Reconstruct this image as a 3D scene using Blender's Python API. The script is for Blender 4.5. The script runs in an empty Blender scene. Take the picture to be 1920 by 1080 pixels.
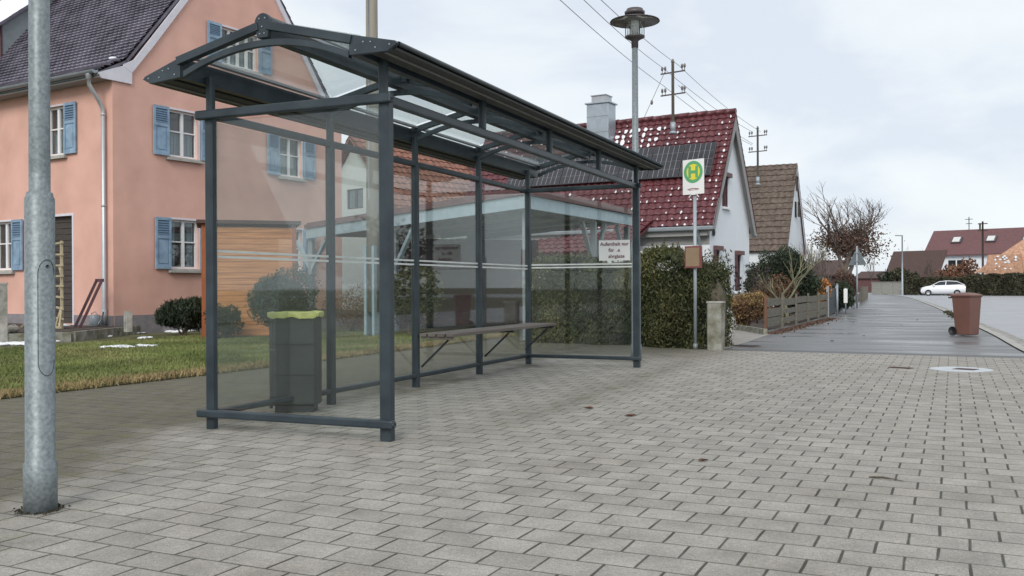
import bpy, math, random
import numpy as np
from mathutils import Matrix, Vector
R=math.radians; rnd=random.Random(7); nrs=np.random.RandomState(11)
scene=bpy.context.scene
COL=scene.collection

# ---------------- camera (x right across the street, y along it, origin at the shelter's near front post)
F=1773.5; PITCH=.0017; ROLL=-.0047; YAW=.4062; H=1.1
EA=(math.cos(YAW),-math.sin(YAW)); EB=(math.sin(YAW),math.cos(YAW)); O0=(-.8958,6.765)
def street(x,y): 
    dx,dy=x-O0[0],y-O0[1]
    return (dx*EA[0]+dy*EA[1], dx*EB[0]+dy*EB[1])
CAM=Vector((*street(0,0),H))
cam=bpy.data.cameras.new('camera'); co=bpy.data.objects.new('camera',cam); COL.objects.link(co)
cam.sensor_width=36; cam.lens=36*F/1920; cam.clip_start=.05; cam.clip_end=900
co.matrix_world=Matrix.Translation(CAM)@Matrix.Rotation(YAW,4,'Z')@Matrix.Rotation(math.pi/2-PITCH,4,'X')@Matrix.Rotation(ROLL,4,'Z')
scene.camera=co
scene.render.resolution_x=1024; scene.render.resolution_y=576
# ---------------- sky and sun: an overcast winter noon
SUN_EL,SUN_AZ=R(36),R(168)
w=bpy.data.worlds.new('World'); scene.world=w; w.use_nodes=True
nt=w.node_tree; nt.nodes.clear()
def N(nt,t,**k):
    n=nt.nodes.new(t)
    for a,b in k.items(): setattr(n,a,b)
    return n
out=N(nt,'ShaderNodeOutputWorld'); bg=N(nt,'ShaderNodeBackground'); bg.inputs[1].default_value=.1
sky=N(nt,'ShaderNodeTexSky',sky_type='NISHITA'); sky.sun_disc=False; sky.sun_elevation=SUN_EL; sky.sun_rotation=SUN_AZ
tc=N(nt,'ShaderNodeTexCoord'); mp=N(nt,'ShaderNodeMapping'); mp.inputs['Scale'].default_value=(1,1,2.6); mp.inputs['Location'].default_value=(.35,.1,.2)
n1=N(nt,'ShaderNodeTexNoise'); n1.inputs['Scale'].default_value=2.6; n1.inputs['Detail'].default_value=7; n1.inputs['Roughness'].default_value=.52; n1.inputs['Distortion'].default_value=.35
cr=N(nt,'ShaderNodeValToRGB')
cr.color_ramp.elements[0].position=.40; cr.color_ramp.elements[0].color=(5.6,6.1,6.75,1)
cr.color_ramp.elements[1].position=.62; cr.color_ramp.elements[1].color=(6.9,7.3,7.5,1)
e=cr.color_ramp.elements.new(.5); e.color=(6.5,6.9,7.2,1)
mx=N(nt,'ShaderNodeMix',data_type='RGBA'); mx.inputs[0].default_value=.93
L=nt.links.new
L(tc.outputs['Generated'],mp.inputs[0]); L(mp.outputs[0],n1.inputs['Vector']); L(n1.outputs['Fac'],cr.inputs[0])
L(sky.outputs[0],mx.inputs[6]); L(cr.outputs[0],mx.inputs[7]); L(mx.outputs[2],bg.inputs[0]); L(bg.outputs[0],out.inputs[0])
sl=bpy.data.lights.new('sun','SUN'); sl.energy=1.5; sl.angle=R(24); sl.color=(1,.95,.87)
so=bpy.data.objects.new('sun',sl); COL.objects.link(so)
sd=Vector((math.sin(SUN_AZ)*math.cos(SUN_EL),math.cos(SUN_AZ)*math.cos(SUN_EL),math.sin(SUN_EL)))
so.rotation_euler=sd.to_track_quat('Z','Y').to_euler()
vs=scene.view_settings; vs.view_transform='Standard'; vs.look='None'; vs.exposure=.45; vs.gamma=1

# ---------------- measured positions: where a line of sight meets the ground or a wall
def _ray(u,v):
    U,V=u-960,v-540; c,s=math.cos(ROLL),math.sin(ROLL)
    x=U*c+V*s; y=-U*s+V*c; up=-y/F; sp,cp=math.sin(PITCH),math.cos(PITCH)
    return (x/F,cp+up*sp,up*cp-sp)
def G(u,v,z=0):
    r=_ray(u,v); t=(z-H)/r[2]; return (*street(r[0]*t,r[1]*t),z)
def P(u,v,Y):
    r=_ray(u,v); t=Y/r[1]; return (*street(r[0]*t,Y),H+r[2]*t)

# ---------------- materials
MATS={}
def new_mat(name):
    m=bpy.data.materials.new(name); m.use_nodes=True; t=m.node_tree
    b=t.nodes['Principled BSDF']; MATS[name]=m
    return m,t,b
def col(c): return (*c,1) if len(c)==3 else c
def mat(name,base,rough=.6,metal=0,var=.12,scale=6,bump=0,bscale=40,spec=.5,stretch=(1,1,1),c2=None,tint=None,coat=0):
    m,t,b=new_mat(name)
    b.inputs['Roughness'].default_value=rough; b.inputs['Metallic'].default_value=metal; b.inputs['Specular IOR Level'].default_value=spec
    b.inputs['Coat Weight'].default_value=coat
    tc=N(t,'ShaderNodeTexCoord'); mp=N(t,'ShaderNodeMapping'); mp.inputs['Scale'].default_value=stretch
    L=t.links.new; L(tc.outputs['Object'],mp.inputs[0])
    n=N(t,'ShaderNodeTexNoise'); n.inputs['Scale'].default_value=scale; n.inputs['Detail'].default_value=5; L(mp.outputs[0],n.inputs['Vector'])
    r=N(t,'ShaderNodeValToRGB'); r.color_ramp.elements[0].position=.3; r.color_ramp.elements[1].position=.7
    a=tuple(x*(1-var) for x in base); z=tuple(min(1,x*(1+var)) for x in (c2 or base))
    r.color_ramp.elements[0].color=col(a); r.color_ramp.elements[1].color=col(z)
    L(n.outputs['Fac'],r.inputs[0]); c=r.outputs[0]
    if tint:
        at=N(t,'ShaderNodeAttribute',attribute_name='tint'); hs=N(t,'ShaderNodeValToRGB')
        k=len(tint)
        while len(hs.color_ramp.elements)<k: hs.color_ramp.elements.new(.5)
        for i,q in enumerate(tint): hs.color_ramp.elements[i].position=i/(k-1); hs.color_ramp.elements[i].color=col(q)
        L(at.outputs['Fac'],hs.inputs[0])
        mm=N(t,'ShaderNodeMix',data_type='RGBA',blend_type='MULTIPLY'); mm.inputs[0].default_value=1
        r.color_ramp.elements[0].color=(1-var,)*3+(1,); r.color_ramp.elements[1].color=(1+var,)*3+(1,)
        L(r.outputs[0],mm.inputs[6]); L(hs.outputs[0],mm.inputs[7]); c=mm.outputs[2]
    L(c,b.inputs['Base Color'])
    if bump:
        n2=N(t,'ShaderNodeTexNoise'); n2.inputs['Scale'].default_value=bscale; n2.inputs['Detail'].default_value=4; L(mp.outputs[0],n2.inputs['Vector'])
        bu=N(t,'ShaderNodeBump'); bu.inputs['Strength'].default_value=bump; bu.inputs['Distance'].default_value=.01
        L(n2.outputs['Fac'],bu.inputs['Height']); L(bu.outputs[0],b.inputs['Normal'])
    return m
def glass(name,tint,refl=1.0,dirt=.1,dcol=(.55,.6,.58),rough=.02):
    m,t,b=new_mat(name); t.nodes.remove(b); o=t.nodes['Material Output']; L=t.links.new
    tr=N(t,'ShaderNodeBsdfTransparent'); tr.inputs[0].default_value=col(tint)
    gl=N(t,'ShaderNodeBsdfGlossy'); gl.inputs['Roughness'].default_value=rough; gl.inputs[0].default_value=(.95,.97,.97,1)
    ge=N(t,'ShaderNodeNewGeometry'); dt=N(t,'ShaderNodeVectorMath',operation='DOT_PRODUCT'); L(ge.outputs['Incoming'],dt.inputs[0]); L(ge.outputs['Normal'],dt.inputs[1])
    ab=N(t,'ShaderNodeMath',operation='ABSOLUTE'); L(dt.outputs['Value'],ab.inputs[0])
    su=N(t,'ShaderNodeMath',operation='SUBTRACT'); su.inputs[0].default_value=1; L(ab.outputs[0],su.inputs[1])
    pw=N(t,'ShaderNodeMath',operation='POWER'); pw.inputs[1].default_value=5; L(su.outputs[0],pw.inputs[0])
    ma=N(t,'ShaderNodeMath',operation='MULTIPLY_ADD'); ma.inputs[1].default_value=.96; ma.inputs[2].default_value=.04; L(pw.outputs[0],ma.inputs[0])
    fm=N(t,'ShaderNodeMath',operation='MULTIPLY'); fm.inputs[1].default_value=refl; fm.use_clamp=True; L(ma.outputs[0],fm.inputs[0])
    m1=N(t,'ShaderNodeMixShader'); L(fm.outputs[0],m1.inputs[0]); L(tr.outputs[0],m1.inputs[1]); L(gl.outputs[0],m1.inputs[2])
    df=N(t,'ShaderNodeBsdfDiffuse'); df.inputs[0].default_value=col(dcol)
    tl=N(t,'ShaderNodeBsdfTranslucent'); tl.inputs[0].default_value=col(dcol)
    ad=N(t,'ShaderNodeMixShader'); ad.inputs[0].default_value=.5; L(df.outputs[0],ad.inputs[1]); L(tl.outputs[0],ad.inputs[2])
    tc=N(t,'ShaderNodeTexCoord'); n=N(t,'ShaderNodeTexNoise'); n.inputs['Scale'].default_value=1.7; n.inputs['Detail'].default_value=6; L(tc.outputs['Object'],n.inputs['Vector'])
    mr=N(t,'ShaderNodeMapRange'); mr.inputs[1].default_value=.35; mr.inputs[2].default_value=.75; mr.inputs[3].default_value=dirt*.6; mr.inputs[4].default_value=dirt*1.5
    L(n.outputs['Fac'],mr.inputs[0]); m2=N(t,'ShaderNodeMixShader'); L(mr.outputs[0],m2.inputs[0]); L(m1.outputs[0],m2.inputs[1]); L(ad.outputs[0],m2.inputs[2])
    L(m2.outputs[0],o.inputs[0]); return m
mat('anthracite',(.026,.040,.052),.42,.1,var=.22,scale=5,c2=(.034,.048,.058),bump=.05,bscale=30)
mat('anthracite_dark',(.022,.028,.034),.5,.1,var=.1)
mat('galvanised',(.17,.20,.215),.5,.3,var=.14,scale=55,c2=(.235,.27,.285))
mat('galvanised_smooth',(.34,.38,.42),.5,.3,var=.1,scale=8)
mat('alu',(.45,.47,.5),.4,.5,var=.06)
glass('pane_glass',(.93,.95,.942),1.05,.018,(.55,.58,.56))
glass('roof_glass',(.93,.96,.955),1.0,.055,(.6,.66,.64),.05)
glass('window_glass',(.75,.8,.82),1.6,.03)
mat('stripe',(.72,.74,.74),.6)
mat('render_pink',(.66,.385,.315),.9,var=.07,scale=1.2,bump=.35,bscale=90,c2=(.70,.42,.35))
mat('plinth',(.23,.215,.23),.9,var=.15)
mat('render_white',(.76,.80,.85),.85,var=.03,scale=1,bump=.15,bscale=60)
mat('render_cream',(.62,.66,.64),.85,var=.05)
mat('render_grey',(.36,.38,.35),.9,var=.1)
mat('trim_white',(.66,.65,.72),.7,var=.05)
mat('soffit_grey',(.30,.30,.30),.8,var=.08,stretch=(1,1,6))
mat('paint_white',(.78,.78,.79),.5,var=.04)
mat('shutter_blue',(.20,.30,.43),.6,var=.16,scale=5,c2=(.25,.36,.48))
mat('shutter_blue_dark',(.15,.235,.35),.6,var=.1)
mat('curtain',(.6,.6,.6),.9,var=.25,scale=14,stretch=(5,5,.4))
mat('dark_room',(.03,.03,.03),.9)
mat('zinc',(.30,.34,.37),.45,.4,var=.12,scale=4)
mat('chimney_metal',(.42,.48,.53),.4,.5,var=.1,scale=5)
mat('tile_dark',(.095,.085,.115),.5,var=.35,scale=2,c2=(.14,.13,.165))
mat('tile_maroon',(.095,.027,.034),.42,var=.35,scale=9,c2=(.13,.038,.044),spec=.5)
mat('tile_brown',(.105,.078,.062),.75,var=.3,scale=6,c2=(.13,.10,.082))
mat('tile_red_brown',(.135,.06,.062),.6,var=.15,scale=3)
mat('tile_orange',(.42,.23,.15),.8,var=.25,scale=4,c2=(.46,.27,.18))
mat('tile_rust',(.19,.085,.06),.8,var=.3,scale=4,c2=(.23,.11,.08))
mat('wood_rust',(.17,.075,.045),.8,var=.2)
mat('gutter_inside',(.045,.047,.045),.6,var=.1)
mat('gutter_line',(.20,.20,.185),.5,var=.1)
mat('roof_brown_dark',(.075,.045,.04),.8,var=.2)
mat('solar_cell',(.028,.028,.034),.25,.1,var=.12,scale=3,coat=.3)
mat('solar_line',(.30,.30,.33),.4)
mat('solar_frame',(.09,.09,.10),.4,.4)
mat('snow',(.82,.85,.9),.7,var=.05,scale=20,bump=.3)
mat('wood_bench',(.16,.135,.12),.7,var=.22,scale=7,stretch=(1,.15,1))
mat('wood_orange',(.52,.20,.07),.7,var=.22,scale=5,stretch=(.3,.3,5),c2=(.58,.26,.10))
mat('wood_red',(.30,.09,.03),.7,var=.1)
mat('wood_grey',(.125,.115,.095),.85,var=.3,scale=5,stretch=(1,1,6),c2=(.17,.16,.13))
mat('wood_pale',(.42,.36,.24),.8,var=.2,scale=6)
mat('wood_dark',(.06,.05,.045),.8,var=.25,scale=5,stretch=(1,1,8))
mat('wood_maroon',(.085,.035,.045),.6,var=.2)
mat('pole_wood',(.24,.22,.185),.85,var=.25,scale=5,stretch=(1,1,.1))
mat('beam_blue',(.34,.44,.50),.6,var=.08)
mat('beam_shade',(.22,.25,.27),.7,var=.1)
mat('concrete',(.30,.29,.26),.9,var=.3,scale=7,bump=.5,c2=(.36,.35,.32))
mat('concrete_mossy',(.17,.16,.09),.95,var=.35,scale=6,bump=.6,c2=(.27,.27,.25))
mat('stone_kerb',(.38,.37,.35),.85,var=.2,scale=5,bump=.4)
mat('cobble',(.20,.19,.18),.8,var=.5,scale=7,bump=1,bscale=9,c2=(.30,.29,.27))
mat('soil',(.055,.042,.034),.95,var=.4,scale=4,bump=1,bscale=12)
mat('rust',(.07,.035,.028),.8,var=.2)
mat('bin_mesh',(.045,.055,.055),.5,.2,var=.15,scale=5)
mat('bag_yellow',(.42,.44,.13),.45,var=.15,scale=12,c2=(.52,.54,.2))
mat('bin_brown',(.16,.075,.06),.5,var=.08,scale=3)
mat('rubber',(.02,.02,.022),.6)
mat('sign_white',(.80,.80,.80),.4,var=.02)
mat('sign_green',(.10,.38,.16),.4,var=.02)
mat('sign_yellow',(.78,.66,.05),.4,var=.02)
mat('sign_red',(.30,.06,.075),.5)
mat('case_red',(.20,.055,.06),.5)
mat('paper',(.27,.19,.12),.7,var=.12,scale=6)
mat('text_maroon',(.16,.035,.07),.6)
mat('car_white',(.80,.82,.86),.25,var=.01,coat=.6)
mat('car_glass',(.025,.03,.035),.1,var=.01)
mat('lamp_dark',(.10,.085,.09),.45,.2)
mat('bark',(.10,.085,.06),.9,var=.25,scale=12,stretch=(1,1,.3))
mat('bark_beech',(.15,.12,.105),.9,var=.2,scale=8)
mat('bark_pruned',(.20,.19,.12),.9,var=.2,scale=8)
mat('bark_reddish',(.12,.055,.045),.9,var=.2)
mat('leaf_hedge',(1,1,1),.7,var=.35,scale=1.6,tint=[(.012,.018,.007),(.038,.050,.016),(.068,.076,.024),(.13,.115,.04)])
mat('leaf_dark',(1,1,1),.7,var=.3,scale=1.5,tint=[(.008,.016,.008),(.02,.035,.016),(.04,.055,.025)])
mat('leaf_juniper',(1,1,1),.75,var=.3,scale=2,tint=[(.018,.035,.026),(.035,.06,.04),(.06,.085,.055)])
mat('leaf_beech',(1,1,1),.8,var=.25,scale=1,tint=[(.06,.038,.032),(.12,.072,.055),(.18,.115,.085)])
mat('leaf_autumn',(1,1,1),.8,var=.25,scale=3,tint=[(.08,.042,.03),(.15,.08,.045),(.28,.20,.08),(.15,.075,.045)])
mat('leaf_reddish',(1,1,1),.8,var=.25,scale=3,tint=[(.10,.045,.03),(.17,.08,.05),(.2,.11,.06)])
mat('leaf_orange',(1,1,1),.8,var=.2,tint=[(.35,.14,.04),(.5,.24,.08)])
mat('leaf_black',(.03,.02,.025),.8)
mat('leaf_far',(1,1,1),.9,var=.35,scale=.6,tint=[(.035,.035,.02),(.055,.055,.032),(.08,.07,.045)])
mat('twig_far',(.10,.085,.07),.9,var=.2)
mat('grass',(1,1,1),.85,var=.35,scale=1.1,tint=[(.09,.125,.03),(.14,.175,.05),(.20,.215,.075),(.28,.25,.11)])
mat('grass_dry',(1,1,1),.9,var=.3,scale=2,tint=[(.17,.15,.06),(.27,.21,.10),(.36,.27,.15)])
mat('dry_leaf',(.13,.06,.04),.8,var=.3)
mat('ceramic',(.45,.42,.36),.7)
mat('insulator',(.16,.15,.16),.4)
mat('wire',(.26,.27,.30),.6)
mat('manhole_metal',(.48,.51,.54),.35,.2,var=.12,scale=9)

# ---------------- mesh builder
class MB:
    def __init__(s): s.v=[];s.f=[];s.m=[];s.sm=[];s.cm=0;s.smooth=False
    def add(s,vs,fs):
        n=len(s.v); s.v+= [tuple(p) for p in vs]
        for f in fs: s.f.append(tuple(i+n for i in f)); s.m.append(s.cm); s.sm.append(s.smooth)
        return s
    def box(s,x0,x1,y0,y1,z0,z1):
        return s.add([(x0,y0,z0),(x1,y0,z0),(x1,y1,z0),(x0,y1,z0),(x0,y0,z1),(x1,y0,z1),(x1,y1,z1),(x0,y1,z1)],
          [(3,2,1,0),(4,5,6,7),(0,1,5,4),(1,2,6,5),(2,3,7,6),(3,0,4,7)])
    def cbox(s,c,sx,sy,sz): return s.box(c[0]-sx/2,c[0]+sx/2,c[1]-sy/2,c[1]+sy/2,c[2]-sz/2,c[2]+sz/2)
    def bar(s,p,q,w,h=None,up=(0,0,1)):
        p,q=Vector(p),Vector(q); h=h or w; d=(q-p).normalized(); up=Vector(up)
        if abs(d.dot(up))>.98: up=Vector((0,1,0))
        a=d.cross(up).normalized(); b=a.cross(d).normalized(); a*=w/2; b*=h/2
        vs=[p-a-b,p+a-b,p+a+b,p-a+b,q-a-b,q+a-b,q+a+b,q-a+b]
        return s.add(vs,[(3,2,1,0),(4,5,6,7),(0,1,5,4),(1,2,6,5),(2,3,7,6),(3,0,4,7)])
    def post(s,x,y,z0,z1,wx,wy=None,ch=.014):
        wy=wy or wx; X,Y=wx/2,wy/2
        pr=[(x+p,y+q) for p,q in ((X-ch,-Y),(X,-Y+ch),(X,Y-ch),(X-ch,Y),(-X+ch,Y),(-X,Y-ch),(-X,-Y+ch),(-X+ch,-Y))]
        return s.prism([(p[0],p[1],z0) for p in pr],(0,0,z1-z0))
    def prism(s,poly,ext):
        n=len(poly); e=Vector(ext); a=[Vector(p) for p in poly]; b=[p+e for p in a]
        nn=Vector((0,0,0))
        for i in range(n): nn+=a[i].cross(a[(i+1)%n])
        if nn.dot(e)<0: a.reverse(); b.reverse()
        return s.add(a+b,[tuple(reversed(range(n))),tuple(range(n,2*n))]+[(i,(i+1)%n,(i+1)%n+n,i+n) for i in range(n)])
    def tube(s,pts,rad,n=8,cap=True):
        pts=[Vector(p) for p in pts]
        if not isinstance(rad,(list,tuple)): rad=[rad]*len(pts)
        vs=[];ref=Vector((0,0,1))
        for i,p in enumerate(pts):
            d=(pts[min(i+1,len(pts)-1)]-pts[max(i-1,0)]).normalized()
            r=ref if abs(d.dot(ref))<.95 else Vector((1,0,0))
            a=d.cross(r).normalized(); b=d.cross(a).normalized()
            for k in range(n):
                t=2*math.pi*k/n; vs.append(p+(a*math.cos(t)+b*math.sin(t))*rad[i])
        fs=[(i*n+k,i*n+(k+1)%n,(i+1)*n+(k+1)%n,(i+1)*n+k) for i in range(len(pts)-1) for k in range(n)]
        if cap: fs+=[tuple(range(n)),tuple(reversed(range((len(pts)-1)*n,len(pts)*n)))]
        o=s.smooth; s.smooth=True; s.add(vs,fs); s.smooth=o; return s
    def lathe(s,prof,n=24,c=(0,0,0),smooth=True):
        vs=[];m=len(prof)
        for r,z in prof:
            for k in range(n):
                t=2*math.pi*k/n; vs.append((c[0]+max(r,1e-4)*math.cos(t),c[1]+max(r,1e-4)*math.sin(t),c[2]+z))
        fs=[(i*n+k,i*n+(k+1)%n,(i+1)*n+(k+1)%n,(i+1)*n+k) for i in range(m-1) for k in range(n)]
        fs+=[tuple(reversed(range(n))),tuple(range((m-1)*n,m*n))]
        o=s.smooth; s.smooth=smooth; s.add(vs,fs); s.smooth=o; return s
    def blob(s,c,rx,ry,rz,n=10,m=6,j=.15,rr=None):
        rr=rr or rnd; vs=[];c=Vector(c)
        for i in range(m+1):
            th=math.pi*i/m
            for k in range(n):
                ph=2*math.pi*k/n; q=1+rr.uniform(-j,j)
                vs.append(c+Vector((rx*math.sin(th)*math.cos(ph)*q,ry*math.sin(th)*math.sin(ph)*q,rz*math.cos(th)*q)))
        fs=[(i*n+k,(i+1)*n+k,(i+1)*n+(k+1)%n,i*n+(k+1)%n) for i in range(m) for k in range(n)]
        o=s.smooth; s.smooth=True; s.add(vs,fs); s.smooth=o; return s
    def build(s,name,mats,parent=None,loc=None,bevel=0):
        me=bpy.data.meshes.new(name); me.from_pydata(s.v,[],s.f)
        if isinstance(mats,str): mats=[mats]
        for m in mats: me.materials.append(MATS[m])
        me.polygons.foreach_set('material_index',s.m); me.polygons.foreach_set('use_smooth',s.sm); me.update()
        o=bpy.data.objects.new(name,me); COL.objects.link(o)
        if parent: o.parent=parent
        if loc: o.location=loc
        if bevel:
            b=o.modifiers.new('bevel','BEVEL'); b.width=bevel; b.segments=2; b.limit_method='ANGLE'
        return o
def tag(o,label=None,cat=None,group=None,kind=None):
    for k,v in (('label',label),('category',cat),('group',group),('kind',kind)):
        if v: o[k]=v
    return o
def thing(name,label,cat,loc=(0,0,0),rz=0,group=None):
    o=bpy.data.objects.new(name,None); COL.objects.link(o); o.location=loc; o.rotation_euler=(0,0,rz); o.empty_display_size=.2
    return tag(o,label,cat,group)
def copy_tree(o,parent=None):
    c=o.copy(); COL.objects.link(c); c.parent=parent
    for ch in list(o.children): copy_tree(ch,c)
    return c
def leaves(name,m,cen,sx,sy,parent=None,up=0.,size_j=.4,tint=None,dirs=None):
    """many leaf-sized quads round the given centres"""
    cen=np.asarray(cen,float); n=len(cen)
    d=nrs.normal(size=(n,3)) if dirs is None else np.asarray(dirs,float)+nrs.normal(size=(n,3))*.35
    d[:,2]+=up; d/=np.linalg.norm(d,axis=1)[:,None]
    q=nrs.normal(size=(n,3)); a=np.cross(d,q); a/=np.linalg.norm(a,axis=1)[:,None]+1e-9
    k=(1+nrs.uniform(-size_j,size_j,n))[:,None]
    hx=a*sx/2*k; hy=d*sy/2*k
    v=np.stack([cen-hy,cen+hx*1-hy*.1,cen+hy,cen-hx*1-hy*.1],1).reshape(-1,3)
    me=bpy.data.meshes.new(name); me.vertices.add(4*n); me.vertices.foreach_set('co',v.ravel())
    me.loops.add(4*n); me.loops.foreach_set('vertex_index',np.arange(4*n)); me.polygons.add(n); me.polygons.foreach_set('loop_start',np.arange(0,4*n,4))
    try: me.polygons.foreach_set('loop_total',np.full(n,4))
    except Exception: pass
    me.update(calc_edges=True)
    at=me.attributes.new('tint','FLOAT','FACE'); t=nrs.uniform(0,1,n) if tint is None else np.clip(tint+nrs.normal(0,.12,n),0,1)
    at.data.foreach_set('value',t.astype(np.float32)); me.materials.append(MATS[m])
    o=bpy.data.objects.new(name,me); COL.objects.link(o)
    if parent: o.parent=parent
    return o
def branches(mb,p,d,ln,r,depth,rr,spread=.5,up=.15,nn=3,tips=None,sides=5,shrink=.72,gnarl=.12):
    p=Vector(p); d=Vector(d).normalized(); pts=[p]; rad=[r]; k=3
    for i in range(k):
        d=(d+Vector((rr.gauss(0,gnarl),rr.gauss(0,gnarl),rr.gauss(0,gnarl)+up*.3))).normalized()
        p=p+d*ln/k; pts.append(p.copy()); rad.append(r*(1-(i+1)/k*.4))
        if tips is not None and depth<=2: tips.append((tuple(p),tuple(d)))
    mb.tube(pts,rad,sides if depth>1 else 3,cap=False)
    if depth<=0: return
    for i in range(nn):
        ax=Vector((rr.gauss(0,1),rr.gauss(0,1),rr.gauss(0,.6))).normalized()
        nd=(d+ax*spread*rr.uniform(.6,1.3)+Vector((0,0,up))).normalized()
        st=pts[-1] if i==0 else pts[rr.choice([1,2,3])]
        branches(mb,st,nd,ln*shrink*rr.uniform(.75,1.15),r*.58,depth-1,rr,spread,up,nn,tips,sides,shrink,gnarl)
def text_mesh(name,body,size,m,parent,origin,xdir,updir,depth=.002,align='CENTER',bold=0):
    cu=bpy.data.curves.new(name,'FONT'); cu.body=body; cu.size=size; cu.extrude=depth; cu.align_x=align; cu.offset=bold; cu.resolution_u=3
    tmp=bpy.data.objects.new('tmp_text',cu); COL.objects.link(tmp); dg=bpy.context.evaluated_depsgraph_get()
    me=bpy.data.meshes.new_from_object(tmp.evaluated_get(dg)); bpy.data.objects.remove(tmp)
    me.materials.clear(); me.materials.append(MATS[m]); me.name=name
    x=Vector(xdir).normalized(); u=Vector(updir).normalized(); z=x.cross(u)
    M=Matrix((x,u,z)).transposed().to_4x4(); M.translation=Vector(origin); me.transform(M)
    o=bpy.data.objects.new(name,me); COL.objects.link(o); o.parent=parent; return o
def cut(obj,boxes):
    """openings cut through a wall"""
    mb=MB()
    for b in boxes: mb.box(*b)
    c=mb.build('cutter','dark_room',obj.parent)
    md=obj.modifiers.new('cut','BOOLEAN'); md.object=c; md.operation='DIFFERENCE'; md.solver='EXACT'
    bpy.context.view_layer.update(); dg=bpy.context.evaluated_depsgraph_get()
    me=bpy.data.meshes.new_from_object(obj.evaluated_get(dg)); obj.modifiers.clear(); obj.data=me
    bpy.data.objects.remove(c)
def tile_roof(mb,o,al,up,L,Hh,tw,th,amp,step,sub=6,stag=0.,thick=.06):
    """courses of overlapping tiles: o lower corner, al/up unit vectors"""
    o,al,up=Vector(o),Vector(al).normalized(),Vector(up).normalized(); nrm=al.cross(up)
    if nrm.z<0: nrm=-nrm
    nc=max(1,round(Hh/th)); th=Hh/nc; nx=max(1,round(L/tw))*sub
    prof=[math.cos(2*math.pi*(i%sub)/sub) for i in range(nx+1)]
    vs=[];fs=[];rows=0
    for c in range(nc):
        sh=(sub//2)*(c%2) if stag else 0
        for e in (0,1,2):
            t=c*th if e<2 else (c+1)*th
            for i in range(nx+1):
                pr=prof[(i+sh)%sub]; jit=0
                if e==0: hgt=-.01
                elif e==1: hgt=step+amp*pr
                else: hgt=amp*pr*.9
                tt=t-(stag*(1-abs(pr))*0 if e else 0)+(stag*(-abs(math.cos(math.pi*((i+sh)%sub)/sub))) if (stag and e<2) else 0)
                vs.append(o+al*(L*i/nx)+up*tt+nrm*hgt)
        b=rows*(nx+1)
        for e in (0,1):
            for i in range(nx):
                a=b+e*(nx+1)+i; fs.append((a,a+1,a+nx+2,a+nx+1))
        rows+=3
    old=mb.smooth; mb.smooth=False; mb.add(vs,fs); mb.smooth=old
    # sheathing under the tiles
    a=o-nrm*.03; q=[a,a+al*L,a+al*L+up*Hh,a+up*Hh]; mb.prism(q,-nrm*thick)
    return mb
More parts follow.
